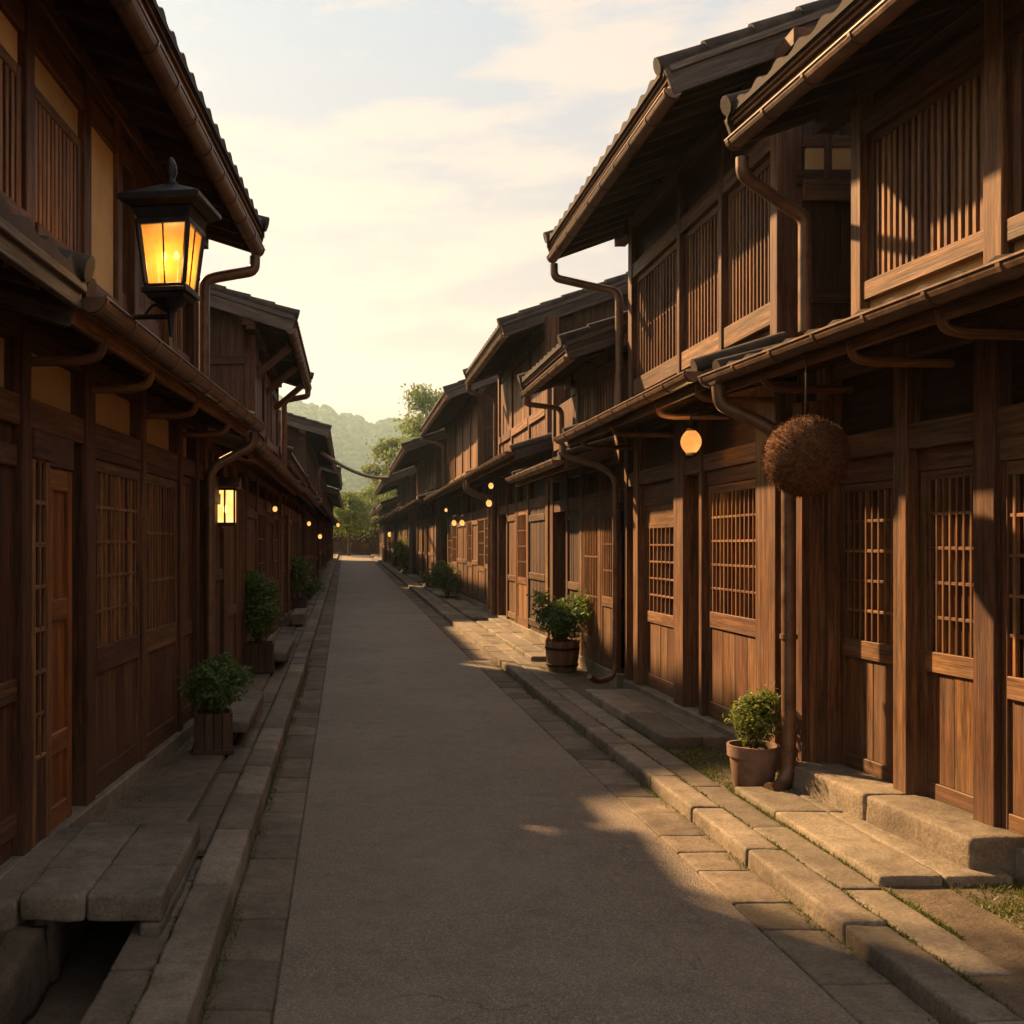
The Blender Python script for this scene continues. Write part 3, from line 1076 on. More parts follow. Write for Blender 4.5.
            if z1 < zt - 0.02:
                q = MB(); q.box(ua, ub, dd - 0.05, dd - 0.02, z1, zt); q.build('plaster_panel', pl, root, s=s)
        elif k == 'plaster':
            q = MB(); q.box(ua, ub, dd - 0.06, dd - 0.01, z0, zt); q.build('plaster_panel', pl, root, s=s)
            q = MB(); q.box(ua, ub, dd - 0.06, dd + 0.03, zlo - 0.1, z0); q.build('apron_board', wm, root, bv, s)
        elif k == 'boards':
            q = MB()
            board_field(q, ua, ub, zlo - 0.1, zt, dd - 0.02, o.get('nb', 6))
            for z in o.get('rails', (zs, )):
                q.box(ua, ub, dd - 0.02, dd + 0.02, z - 0.07, z + 0.07)
            q.build('shutter', o.get('m', wm), root, bv, s)
    # band between the upper header and the roof
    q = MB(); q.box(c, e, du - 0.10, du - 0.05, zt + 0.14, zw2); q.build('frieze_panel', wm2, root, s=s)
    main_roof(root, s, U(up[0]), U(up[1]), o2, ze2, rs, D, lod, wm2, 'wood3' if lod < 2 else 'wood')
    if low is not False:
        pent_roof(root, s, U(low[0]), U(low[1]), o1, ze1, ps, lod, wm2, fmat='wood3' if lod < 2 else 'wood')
    def place(name, m, mat, bevel=0, sharp=False):
        return m.build(name, mat, root, bevel, s, sharp)
    return root, U, place, s

def downpipe(place, pts, r=0.036, rings=(), rr=0.09):
    m = MB()
    m.tube(smooth_path(pts, rr), r, 12, 0.5)
    for p, q in rings:
        m.tube([p, q], r * 1.22, 12, 0.3)
    place('downpipe', m, 'copper', sharp=True)

def eave_arm(place, u, de, ze, dw=0.0):
    """curved bracket reaching from the wall out to the gutter"""
    m = MB()
    pts = smooth_path([(u, dw, ze - 0.13), (u, de - 0.12, ze - 0.13), (u, de - 0.02, ze - 0.11), (u, de - 0.005, ze - 0.02)], 0.07)
    m.tube(pts, 0.024, 8)
    place('eave_bracket', m, 'wood3', sharp=True)

# ================================================================== HOUSES, RIGHT SIDE
# R1 nearest on the right
r, U, place, s = house(
    'nearest timber house with cedar ball, lattice doors and long barred upper window over ochre band', 'R', 2.4, 6.5, 3.328, -0.078, 2.64, 0.55, 4.19, 0.57,
    {'posts': [(6.42, 0.14), (5.64, 0.12), (4.98, 0.15), (3.4, 0.12)],
     'bays': [(5.70, 6.35, 'door', {'nv': 9, 'nh': 4, 'bw': 0.017, 'zmid': 1.03, 'd': -0.045, 'nb': 2, 'top': 1.97, 'tr': 0.05}),
              (5.06, 5.58, 'door', {'nv': 8, 'nh': 4, 'bw': 0.016, 'zmid': 1.03, 'd': -0.05, 'nb': 2, 'top': 2.0, 'tr': 0.05}),
              (3.46, 4.90, 'window', {'nv': 19, 'nh': 4, 'zmid': 0.98, 'd': 0.0, 'nb': 4, 'bw': 0.02, 'top': 2.0})]},
    {'posts': [(6.06, 0.10), (4.92, 0.13), (3.3, 0.12)],
     'bays': [(4.99, 6.01, 'bars', {'nv': 17, 'bw': 0.028, 'pm': 'wood2', 'sill': 0.11, 'd': -0.02}), (3.36, 4.85, 'bars', {'nv': 24, 'bw': 0.028, 'pm': 'wood2', 'sill': 0.11, 'd': -0.02})]},
    low=(2.2, 6.72), up=(2.0, 6.46), wall_up=(2.4, 6.11), low_end=(2.4, 6.5), lod=0, zs=3.14, zt=4.0, ps=0.26, doors_top=2.12, header=0.14, strip_mat='wood2', pm='wood2')
for Y in (6.15, 5.25, 4.55, 3.9):
    eave_arm(place, U(Y), 0.55, 2.66)
# wing wall between this house and the next
m = MB()
m.box(U(6.42), U(6.54), -0.14, 0.16, 0.2, 2.5)
m.box(U(6.40), U(6.42), -0.10, 0.12, 0.24, 2.5)
place('wing_wall', m, 'wood', 0.005)
downpipe(place, [(U(6.42), 0.548, 4.01), (U(6.42), 0.546, 3.90), (U(6.5), 0.22, 3.74), (U(6.5), 0.10, 3.68), (U(6.5), 0.10, 2.95)], 0.04, rr=0.12)
downpipe(place, [(U(6.62), 0.61, 2.62), (U(6.62), 0.60, 2.5), (U(6.50), 0.32, 2.34), (U(6.36), 0.28, 2.2), (U(6.36), 0.28, 0.21), (U(6.33), 0.34, 0.115), (U(6.30), 0.44, 0.105)], 0.043,
         [((U(6.36), 0.28, 1.02), (U(6.36), 0.28, 1.05)), ((U(6.36), 0.28, 0.30), (U(6.36), 0.28, 0.33))], 0.1)

# R2 tall house with three barred upper windows
r, U, place, s = house(
    'tall timber house with three barred upper windows in a row and oval paper lantern', 'R', 6.95, 10.7, 2.95, 0.0, 2.70, 0.55, 4.75, 0.72,
    {'posts': [(7.12, 0.34), (8.42, 0.07), (8.98, 0.26), (10.3, 0.16), (10.66, 0.1)],
     'bays': [(7.30, 8.37, 'window', {'nv': 12, 'nh': 4, 'zmid': 1.06, 'nb': 4, 'sill': 0.13, 'top': 2.08}),
              (8.46, 8.84, 'door', {'nv': 6, 'nh': 0, 'zmid': 0.98, 'd': -0.16, 'nb': 3, 'top': 2.0}),
              (9.12, 10.21, 'door', {'nv': 8, 'nh': 4, 'zmid': 0.95, 'd': -0.05, 'nb': 5, 'top': 1.98, 'tr': 0.22})]},
    {'posts': [(6.98, 0.12), (7.98, 0.07), (8.98, 0.07), (10.5, 0.13)],
     'bays': [(7.05, 7.94, 'bars', {'nv': 12, 'bw': 0.022, 'nh': 1, 'under': 'board', 'sill': 0.16, 'd': -0.02}), (8.02, 8.94, 'bars', {'nv': 11, 'bw': 0.022, 'nh': 1, 'under': 'board', 'sill': 0.16, 'd': -0.02}),
              (9.02, 10.42, 'bars', {'nv': 14, 'bw': 0.022, 'nh': 1, 'under': 'board', 'sill': 0.16, 'd': -0.02})]},
    low=(6.85, 11.05), up=(6.98, 11.0), wall_up=(6.95, 10.58), low_end=(6.95, 10.7), lod=0, zs=3.28, zt=4.32, doors_top=2.2, header=0.14, strip_mat='wood2', wm='wood')
for Y in (7.0, 7.9, 9.2, 10.4):
    eave_arm(place, U(Y), 0.55, 2.72)
downpipe(place, [(U(10.93), 0.718, 4.60), (U(10.93), 0.716, 4.45), (U(10.85), 0.25, 4.32), (U(10.72), 0.08, 4.25), (U(10.72), 0.08, 3.0)], 0.042, rr=0.12)
downpipe(place, [(U(11.0), 0.61, 2.68), (U(11.0), 0.60, 2.56), (U(10.9), 0.2, 2.42), (U(10.8), 0.10, 2.3), (U(10.8), 0.10, 0.32), (U(10.78), 0.14, 0.2), (U(10.7), 0.32, 0.17), (U(10.6), 0.42, 0.24)], 0.031, rr=0.1)

m = MB()
for d0, d1 in ((-0.16, -0.28), (-0.33, -0.60)):
    m.box(U(6.95) - 0.045, U(6.95) - 0.024, d1, d0, 4.06, 4.28)
place('plaster_panel', m, 'plaster')
m = MB()
m.box(U(6.95) - 0.055, U(6.95) - 0.022, -1.0, -0.14, 3.92, 4.06)
m.box(U(6.95) - 0.055, U(6.95) - 0.022, -0.33, -0.28, 4.06, 4.5)
m.box(U(6.95) - 0.053, U(6.95) - 0.022, -1.0, -0.33, 4.28, 4.36)
m.box(U(6.95) - 0.053, U(6.95) - 0.022, -0.28, -0.14, 4.28, 4.36)
place('beam', m, 'wood', 0.004)

# R3 low house
r, U, place, s = house(
    'low timber house with shallow upper storey behind the barrel of green leaves', 'R', 10.95, 14.6, 2.95, 0.0, 2.45, 0.55, 3.62, 0.58,
    {'posts': [(11.75, 0.1), (12.7, 0.12), (13.5, 0.1), (14.5, 0.2)],
     'bays': [(11.0, 11.7, 'door', {'nv': 8, 'nh': 2, 'zmid': 1.0, 'nb': 4, 'top': 1.95}),
              (11.82, 12.62, 'door', {'nv': 9, 'nh': 2, 'zmid': 0.5, 'nb': 5, 'top': 1.98}),
              (12.78, 13.44, 'boards', {'nb': 6, 'm': 'wood2'}), (13.56, 14.4, 'boards', {'nb': 5, 'm': 'wood2', 'd': -0.12})]},
    {'posts': [(11.0, 0.1), (12.0, 0.1), (12.9, 0.14), (14.4, 0.1)],
     'bays': [(11.06, 11.94, 'bars', {'nv': 6, 'bw': 0.05, 'under': 'board', 'sill': 0.1}), (12.06, 12.82, 'bars', {'nv': 5, 'bw': 0.05, 'under': 'board', 'sill': 0.1}), (13, 14.3, 'boards', {'nb': 7})]},
    low=(11.2, 14.4), up=(10.85, 13.5), wall_up=(11.0, 13.3), lod=1, zs=2.95, zt=3.5, doors_top=2.03, wm='wood', strip_mat='wood2', D=4.4)
downpipe(place, [(U(13.4), 0.578, 3.52), (U(13.4), 0.576, 3.42), (U(13.38), 0.12, 3.36), (U(13.38), 0.12, 2.7)], 0.035)

# R4 tall
r, U, place, s = house(
    'tall timber house with red-brown boarded upper wall and pale rail, beyond the low house', 'R', 14.75, 19.6, 2.95, 0.0, 2.80, 0.55, 4.66, 0.62,
    {'posts': [(14.85, 0.2), (16.4, 0.14), (17.5, 0.14), (18.5, 0.14), (19.5, 0.16)],
     'bays': [(15.0, 16.3, 'boards', {'nb': 8, 'm': 'wood2'}), (16.5, 17.4, 'door', {'nv': 8, 'nh': 3, 'zmid': 1.0, 'nb': 5, 'm': 'wood3'}),
              (17.6, 18.4, 'boards', {'nb': 7, 'rails': (0.3, 0.95, 2.0)}), (18.6, 19.4, 'boards', {'nb': 6, 'm': 'wood2', 'd': -0.1})]},
    {'posts': [(14.85, 0.14), (16.3, 0.1), (18.0, 0.1), (19.5, 0.14)],
     'bays': [(14.95, 16.25, 'boards', {'nb': 9, 'm': 'wood3', 'rails': (3.5,)}), (16.35, 17.95, 'boards', {'nb': 10, 'm': 'wood3', 'rails': (3.5,)}), (18.05, 19.4, 'boards', {'nb': 8, 'm': 'wood3', 'rails': (3.5,)})]},
    up=(14.95, 19.4), wall_up=(15.1, 19.2), low=(14.5, 19.7), lod=1, zs=3.5, doors_top=2.1, strip_mat='wood2')
downpipe(place, [(U(19.3), 0.618, 4.56), (U(19.3), 0.616, 4.42), (U(19.25), 0.12, 4.25), (U(19.25), 0.12, 3.1)], 0.045)
downpipe(place, [(U(19.6), 0.61, 2.78), (U(19.6), 0.60, 2.6), (U(19.6), 0.12, 2.4), (U(19.6), 0.12, 0.2)], 0.04)

def plain_lower(Ya, Yb, seedv, wmats=('wood', 'wood2', 'wood3')):
    rnd = random.Random(seedv)
    posts, bays = [(Ya + 0.08, 0.16)], []
    y = Ya + 0.16
    while y < Yb - 0.6:
        w = min(rnd.uniform(0.8, 1.3), Yb - 0.16 - y)
        if Yb - 0.16 - (y + w) < 0.6: w = Yb - 0.16 - y
        k = rnd.choice(['boards', 'door', 'window', 'boards'])
        if k == 'boards':
            bays.append((y + 0.03, y + w - 0.05, 'boards', {'nb': rnd.randint(5, 8), 'm': rnd.choice(wmats), 'd': rnd.choice([0.03, -0.02])}))
        else:
            bays.append((y + 0.03, y + w - 0.05, k, {'nv': rnd.randint(7, 10), 'nh': rnd.randint(1, 4), 'zmid': rnd.uniform(0.9, 1.1), 'm': rnd.choice(wmats)}))
        y += w
        posts.append((y - 0.01, 0.12 if y < Yb - 0.3 else 0.16))
    return {'posts': posts, 'bays': bays}
def plain_upper(Ya, Yb, seedv, zs, m='wood'):
    rnd = random.Random(seedv)
    posts, bays = [(Ya + 0.07, 0.13)], []
    y = Ya + 0.14
    while y < Yb - 0.6:
        w = min(rnd.uniform(1.0, 1.6), Yb - 0.14 - y)
        if Yb - 0.14 - (y + w) < 0.6: w = Yb - 0.14 - y
        if rnd.random() < 0.5:
            bays.append((y + 0.03, y + w - 0.04, 'boards', {'nb': rnd.randint(5, 8), 'm': m, 'rails': (zs,)}))
        else:
            bays.append((y + 0.03, y + w - 0.04, 'bars', {'nv': rnd.randint(8, 12), 'bw': 0.04, 'under': 'board'}))
        y += w
        posts.append((y - 0.005, 0.1))
    return {'posts': posts, 'bays': bays}

r, U, place, s = house(
    'timber house with vertical boarded upper wall and hanging lamps under the long pent roof', 'R', 20.2, 29.3, 2.95, 0.0, 2.72, 0.55, 4.70, 0.72,
    plain_lower(20.2, 29.3, 5), {'posts': [(22.6, 0.14), (24.0, 0.1), (25.6, 0.1), (27.3, 0.1), (29.2, 0.14)],
     'bays': [(22.7, 23.94, 'boards', {'nb': 5, 'm': 'wood3', 'rails': (3.15,)}), (24.06, 25.54, 'boards', {'nb': 6, 'm': 'wood3', 'rails': (3.15,)}), (25.66, 27.24, 'boards', {'nb': 6, 'm': 'wood3', 'rails': (3.15,)}), (27.36, 29.1, 'bars', {'nv': 9, 'bw': 0.05, 'under': 'board'})]},
    low=(19.8, 29.6), up=(22.2, 29.7), wall_up=(22.5, 29.3), low_end=(20.2, 29.3), lod=1, zs=3.2, strip_mat='wood2')
downpipe(place, [(U(29.6), 0.718, 4.6), (U(29.6), 0.716, 4.46), (U(29.4), 0.12, 4.3), (U(29.4), 0.12, 3.0)], 0.05)
downpipe(place, [(U(20.0), 0.61, 2.68), (U(20.0), 0.60, 2.5), (U(20.0), 0.12, 2.3), (U(20.0), 0.12, 0.2)], 0.045)
for (lab, Ya, Yb, X, sl, z1, o1, z2, o2, sv) in (
    ('timber house with a low shadowed upper storey, in front of the tall light-green tree', 30.3, 38.5, 2.72, 0, 2.6, 0.55, 4.12, 0.98, 21),
    ('small far house with a single slanted roof, sunlit on its upper boards', 40.5, 49.0, 2.55, 0, 2.5, 0.5, 3.66, 1.05, 22),
    ('distant house whose gable hides behind the others on the sunny row', 50.0, 58.0, 2.4, 0, 2.4, 0.5, 3.0, 0.6, 23),
    ('last house of the sunny row before the bend', 59.0, 68.0, 2.3, 0, 2.35, 0.5, 2.95, 0.6, 24)):
    house(lab, 'R', Ya, Yb, X, sl, z1, o1, z2, o2, plain_lower(Ya, Yb, sv), plain_upper(Ya, Yb, sv, 3.15), low=(Ya - 0.6, Yb + 0.5), lod=2, zs=3.15 if z2 > 3.9 else 2.8, zt=None if z2 > 3.5 else 2.95, strip_mat='wood2', wm=('wood', 'grey', 'wood2', 'wood')[sv - 21])

# ================================================================== HOUSES, LEFT SIDE
def LX(Y): return -1.787 + 0.068 * Y
r, U, place, s = house(
    'nearest shaded timber house with red door, ochre plaster panels and large lantern at its eave', 'L', 1.5, 8.75, LX(1.5), 0.068, 2.58, 0.36, 4.13, 0.47,
    {'posts': [(3.3, 0.12), (4.66, 0.1), (5.58, 0.15), (6.69, 0.09), (7.75, 0.1), (8.35, 0.1), (8.68, 0.12)],
     'bays': [(3.38, 4.6, 'boards', {'nb': 7, 'd': 0.0, 'rails': (0.35, 0.95, 2.0)}),
              (4.73, 4.95, 'strip', {'d': 0.03, 'top': 2.0}), (4.96, 5.32, 'redDoor', {'d': 0.012, 'top': 1.98}), (5.33, 5.5, 'boards', {'nb': 2, 'd': -0.1, 'm': 'wood2', 'rails': ()}),
              (5.67, 6.63, 'window', {'nv': 10, 'nh': 4, 'zmid': 1.03, 'nb': 4, 'd': 0.012, 'sill': 0.15, 'top': 2.08}),
              (6.75, 7.69, 'window', {'nv': 11, 'nh': 2, 'zmid': 1.03, 'nb': 5, 'd': 0.006, 'sill': 0.15, 'bw': 0.024, 'top': 2.08}),
              (7.81, 8.29, 'window', {'nv': 5, 'nh': 0, 'zmid': 1.0, 'nb': 3, 'd': -0.01}), (8.41, 8.6, 'boards', {'nb': 2, 'rails': (0.3, 1.9)})]},
    {'posts': [(3.3, 0.12), (4.7, 0.10), (5.53, 0.11), (6.13, 0.09), (6.5, 0.1), (7.4, 0.1), (8.25, 0.12)],
     'bays': [(3.36, 4.64, 'bars', {'nv': 18, 'bw': 0.03, 'top': 3.76, 'pm': 'wood2', 'd': 0.01}), (4.76, 5.47, 'bars', {'nv': 11, 'bw': 0.03, 'top': 3.76, 'pm': 'wood2', 'd': 0.01}),
              (5.6, 6.08, 'plaster', {'zs': 3.04, 'd': 0.01}), (6.18, 6.45, 'boards', {'nb': 2}), (6.56, 7.34, 'boards', {'nb': 5}), (7.46, 8.18, 'bars', {'nv': 9, 'bw': 0.03})]},
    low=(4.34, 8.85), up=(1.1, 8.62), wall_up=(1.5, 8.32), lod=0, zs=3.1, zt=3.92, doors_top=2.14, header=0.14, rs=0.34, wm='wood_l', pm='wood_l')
pent_roof(r, s, U(1.2), U(4.30), 0.40, 2.635, 0.3, 0, 'wood2', fmat='grey', gutter=0)
for Y in (4.75, 5.6, 6.75, 7.9):
    eave_arm(place, U(Y), 0.36, 2.58, -0.02)
downpipe(place, [(U(8.56), 0.458, 4.0), (U(8.56), 0.456, 3.88), (U(8.45), 0.14, 3.80), (U(8.38), 0.07, 3.75), (U(8.38), 0.07, 3.55), (U(8.38), 0.07, 2.9)], 0.045, rr=0.1)
downpipe(place, [(U(8.72), 0.42, 2.55), (U(8.72), 0.41, 2.44), (U(8.6), 0.14, 2.28), (U(8.52), 0.09, 2.2), (U(8.52), 0.09, 0.12)], 0.04, [((U(8.52), 0.09, 1.1), (U(8.52), 0.09, 1.13))], 0.12)

r, U, place, s = house(
    'shaded timber house with a wide overhanging gable roof and the square wall lantern', 'L', 8.95, 17.2, -1.19, 0.008, 2.46, 0.30, 4.28, 0.50,
    {'posts': [(9.05, 0.12), (9.9, 0.3), (10.9, 0.1), (11.9, 0.12), (13.2, 0.12), (14.6, 0.1), (15.9, 0.12), (17.1, 0.14)],
     'bays': [(9.13, 9.72, 'boards', {'nb': 4, 'rails': (1.3, 2.0), 'm': 'wood2'}), (10.1, 10.84, 'boards', {'nb': 5, 'rails': (0.9, 2.0)}), (10.96, 11.83, 'window', {'nv': 9, 'nh': 0, 'zmid': 0.95}),
              (11.97, 13.13, 'boards', {'nb': 7}), (13.27, 14.54, 'door', {'nv': 9, 'nh': 2, 'zmid': 1.0}), (14.66, 15.83, 'boards', {'nb': 7, 'm': 'wood2'}), (15.97, 17.0, 'door', {'nv': 8, 'nh': 2})]},
    {'posts': [(12.97, 0.14), (14.3, 0.1), (15.6, 0.1), (16.9, 0.14)],
     'bays': [(13.08, 14.24, 'boards', {'nb': 6}), (14.36, 15.54, 'bars', {'nv': 10}), (15.66, 16.8, 'boards', {'nb': 6})]},
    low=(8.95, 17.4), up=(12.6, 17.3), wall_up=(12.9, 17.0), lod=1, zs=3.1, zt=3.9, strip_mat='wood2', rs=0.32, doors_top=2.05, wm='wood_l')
for Y in (13.2, 14.7, 16.4):
    m = MB()
    m.bar((U(Y), 0.0, 3.75), (U(Y), 0.44, 4.12), 0.07, 0.09)
    place('eave_strut', m, 'wood', 0.004)
downpipe(place, [(U(17.25), 0.498, 4.18), (U(17.25), 0.496, 4.08), (U(17.2), 0.10, 4.0), (U(17.2), 0.10, 2.8)], 0.05)
house('shaded timber house with ragged eave end, joined to the sagging cable', 'L', 25.2, 36.0, -1.0, 0.004, 2.4, 0.32, 4.1, 0.58, plain_lower(25.2, 36.0, 31), plain_upper(25.2, 36, 31, 3.1),
      low=(25, 36.2), up=(24.9, 36.3), wall_up=(25.2, 36), lod=2, zs=3.1, strip_mat='wood2', rs=0.3)
house('low single-roofed shaded house between two taller shaded houses', 'L', 17.5, 24.9, -1.12, 0.006, 2.42, 0.32, 2.98, 0.12, plain_lower(17.5, 24.9, 32), plain_upper(17.5, 24.9, 32, 2.75),
      low=(17.4, 24.9), up=(17.7, 24.6), wall_up=(17.9, 24.5), lod=2, zs=2.75, zt=2.9, strip_mat='wood2', rs=0.3)
house('shaded house with worn tile roof, fourth along the dark row', 'L', 36.6, 48.0, -0.95, 0.004, 2.35, 0.34, 3.95, 0.72, plain_lower(36.6, 48, 33), plain_upper(36.6, 48, 33, 3.0),
      low=(36.3, 48.2), up=(38.3, 48.3), wall_up=(38.6, 48), lod=2, zs=3.0, strip_mat='wood2', rs=0.3)
house('far shaded house at the end of the dark row', 'L', 49.0, 66.0, -0.92, 0.008, 2.3, 0.36, 3.5, 0.6, plain_lower(49, 66, 34), plain_upper(49, 66, 34, 2.85),
      low=(48.7, 66.2), lod=2, zs=2.85, zt=3.25, strip_mat='wood2', rs=0.3)
# houses closing the street at the bend
house('wide house closing the far end of the street beneath the trees', 'L', 0, 9.5, 0, 0, 2.2, 0.5, 3.85, 0.7, plain_lower(0, 9.5, 41), plain_upper(0, 9.5, 41, 3.2), loc=(-7.2, 83.2, zr(83)), ang=0.0,
      lod=2, zs=3.2, zt=3.6, strip_mat='wood2', rs=0.3, D=5)
house('low roofed house at the bend below the green trees', 'L', 0, 8.4, 0, 0, 1.9, 0.6, 2.75, 0.6, plain_lower(0, 8.4, 42), plain_upper(0, 8.4, 42, 2.4), loc=(1.95, 80.0, zr(80)), ang=0.0,
      lod=2, zs=2.4, zt=2.7, strip_mat='wood2', rs=0.3, D=5, doors_top=1.75)

# ================================================================== STONE STEPS
def stone_blocks(name, label, boxes, cat='step', mat='granite', bevel=0.018, group=None, tone=None):
    m = MB()
    c = Vector((0, 0, 0))
    x0 = sum((b[0] + b[1]) / 2 for b in boxes) / len(boxes)
    y0 = sum((b[2] + b[3]) / 2 for b in boxes) / len(boxes)
    z0 = min(b[4] for b in boxes)
    for (xa, xb, ya, yb, za, zb) in boxes:
        m.stone(((xa + xb) / 2 - x0, (ya + yb) / 2 - y0, (za + zb) / 2 - z0), (xb - xa) / 2, (yb - ya) / 2, (zb - za) / 2, 0, bevel, 0.007, 0.06, tone)
    o = m.build(name, mat, loc=(x0, y0, z0))
    return tag(o, label, cat, group)
# bridge over the drain at the red door
stone_blocks('stone_bridge', 'broad stone slab bridging the open drain before the red door', [
    (-1.285, -1.021, 4.02, 5.1, 0.115, 0.222), (-1.019, -0.72, 4.02, 4.42, 0.115, 0.223), (-1.019, -0.72, 4.422, 5.1, 0.115, 0.221),
    (-0.81, -0.721, 4.022, 5.09, -0.10, 0.117)], 'stone bridge', mat='slab', bevel=0.014, tone=0.45)
stone_blocks('door_sill', 'stone sill along the foot of the wall behind the drain bridge', [(-1.5, -1.29, 4.0, 5.1, 0.0, 0.20)], 'sill stone', bevel=0.02)
stone_blocks('stone_bench', 'low stone bench block beside the nearest shaded planter', [(-0.98, -0.72, 7.55, 9.1, 0.21, 0.30), (-0.97, -0.73, 8.6, 9.05, 0.09, 0.212), (-0.97, -0.92, 7.62, 8.0, 0.09, 0.212)], 'bench')
stone_blocks('stone_bench', 'stone step block beside the tall shaded shrub', [(-0.95, -0.70, 12.1, 14.3, 0.22, 0.33), (-0.94, -0.72, 12.9, 14.2, 0.1, 0.222)], 'bench')
stone_blocks('stone_bench', 'farther stone step block along the dark row', [(-0.95, -0.72, 17.8, 19.5, 0.2, 0.40)], 'bench')
# long step under the doors of the nearest right house
m = MB()
for a, b in ((4.72, 5.55), (5.56, 6.44)):
    m.stone((0.0, (a + b) / 2 - 5.6, 0.075), 0.16, (b - a) / 2 - 0.003, 0.105, 0, 0.016, 0.007)
o = m.build('door_step', 'granite', loc=(2.97, 5.6, 0.07))
o.rotation_euler = (0, 0, math.atan(0.078))
tag(o, 'long granite step below the two sunlit lattice doors', 'step')

# ================================================================== LANTERNS
def point(loc, energy, r=0.05, col=(1.0, 0.55, 0.2), parent=None):
    d = bpy.data.lights.new('lamp_light', 'POINT')
    d.energy = energy
    d.shadow_soft_size = r
    d.color = col
    o = bpy.data.objects.new('lamp_light', d)
    COL.objects.link(o)
    o.location = loc
    if parent is not None:
        o.parent = parent
    return o
def sq(m, w0, w1, z0, z1, tone=None):
    """square frustum"""
    m.lathe([(w0 / math.sqrt(2), z0), (w1 / math.sqrt(2), z1)], seg=4, rot=R(45), smooth=False, tone=tone)

# large street lantern on the near left eave
L = empty('street_lantern', (-0.79, 4.65, 2.62), R(-9))
L.scale = (0.87, 0.87, 0.87)
tag(L, 'large black iron lantern with glowing amber panes over the eave', 'lantern')
m = MB()
sq(m, 0.19, 0.21, 0.10, 0.125); sq(m, 0.24, 0.24, 0.125, 0.15); sq(m, 0.22, 0.22, 0.15, 0.17)
zb, zt_, wb, wt = 0.17, 0.47, 0.20, 0.265
for sx in (-1, 1):
    for sy in (-1, 1):
        m.bar((sx * wb / 2, sy * wb / 2, zb), (sx * wt / 2, sy * wt / 2, zt_), 0.024, 0.024)
sq(m, 0.29, 0.29, 0.465, 0.495); sq(m, 0.27, 0.31, 0.495, 0.55)
m.build('frame', 'iron', L, 0.003)
m = MB()
sq(m, 0.33, 0.40, 0.55, 0.575); sq(m, 0.425, 0.425, 0.575, 0.605); sq(m, 0.42, 0.06, 0.605, 0.705)
cap = m.build('cap', 'iron', L, 0.004)
m = MB(); m.lathe([(0.03, 0.70), (0.036, 0.715), (0.02, 0.73), (0.024, 0.745), (0.034, 0.775), (0.03, 0.81), (0.016, 0.84), (0.004, 0.852), (0.0, 0.853)], seg=14)
m.build('finial', 'iron', cap)
for sx, sy in ((1, 0), (-1, 0), (0, 1), (0, -1)):
    m = MB()
    b, t = wb / 2 - 0.004, wt / 2 - 0.004
    def P(w, z, k):
        return (sx * w if sx else k * w * 0.9, sy * w if sy else k * w * 0.9, z)
    m.face([P(b, zb, -1), P(b, zb, 1), P(t, zt_, 1), P(t, zt_, -1)], [(0, 0)] * 4, 0.5)
    pn = m.build('pane', 'lampglass', L)
    m = MB(); m.bar(Vector(P(b + 0.003, zb, 0)), Vector(P(t + 0.003, zt_, 0)), 0.007, 0.007); m.build('glazing_bar', 'iron', pn)
m = MB()
for x in (-0.035, 0.03):
    m.lathe([(0.0, -0.02), (0.010, -0.017), (0.016, -0.003), (0.013, 0.011), (0.007, 0.022), (0.0, 0.025)], (x, 0.0, 0.335), 12)
m.build('bulb', 'bulb', L)
m = MB()
m.lathe([(0.085, 0.10), (0.07, 0.08), (0.035, 0.06), (0.02, 0.03), (0.016, -0.02), (0.01, -0.08), (0, -0.09)], seg=14)
m.tube([(0, 0, 0.02), (-0.25, 0.0, 0.025), (-0.7, -0.02, 0.03)], 0.014, 8)
m.tube(smooth_path([(-0.03, 0, 0.05), (-0.10, 0.02, 0.10), (-0.16, 0.03, 0.03)], 0.05), 0.008, 8)
m.build('bracket', 'iron', L, sharp=True)
point((0, 0, 0.30), 11.0, 0.06, parent=L)

# square wall lantern on the post of the second left house
L = empty('wall_lantern', (-1.12, 9.62, 1.78))
tag(L, 'small square wall lantern with bright twin panes on the dark post', 'lantern')
m = MB()
m.box(-0.10, 0.10, -0.10, 0.10, 0.0, 0.03); m.box(-0.10, 0.10, -0.10, 0.10, 0.33, 0.355)
for sx in (-1, 1):
    for sy in (-1, 1):
        m.box(sx * 0.09 - 0.009, sx * 0.09 + 0.009, sy * 0.09 - 0.009, sy * 0.09 + 0.009, 0.03, 0.33)
m.box(-0.007, 0.007, -0.094, -0.08, 0.03, 0.33)
m.build('frame', 'wood2', L, 0.002)
m = MB(); m.prism([(-0.16, 0.355), (-0.16, 0.375), (0.0, 0.46), (0.14, 0.375), (0.14, 0.355)], -0.14, 0.14); m.build('cap', 'wood', L, 0.003)
for (xa, xb, ya, yb) in ((-0.085, -0.01, -0.086, -0.084), (0.01, 0.085, -0.086, -0.084), (0.084, 0.086, -0.085, 0.085)):
    m = MB(); m.box(xa, xb, ya, yb, 0.03, 0.33); m.build('pane', 'lit_glass', L)
m = MB(); m.lathe([(0, -0.03), (0.02, -0.02), (0.026, 0.0), (0.018, 0.03), (0, 0.045)], (0, 0, 0.15), 10); m.build('bulb', 'bulb', L)
m = MB(); m.bar((-0.05, 0.10, 0.05), (-0.05, 0.20, 0.05), 0.03, 0.03); m.bar((-0.05, 0.1, 0.30), (-0.05, 0.2, 0.30), 0.03, 0.03); m.build('bracket', 'iron', L)
point((0, 0, 0.2), 2.4, 0.05, parent=L)

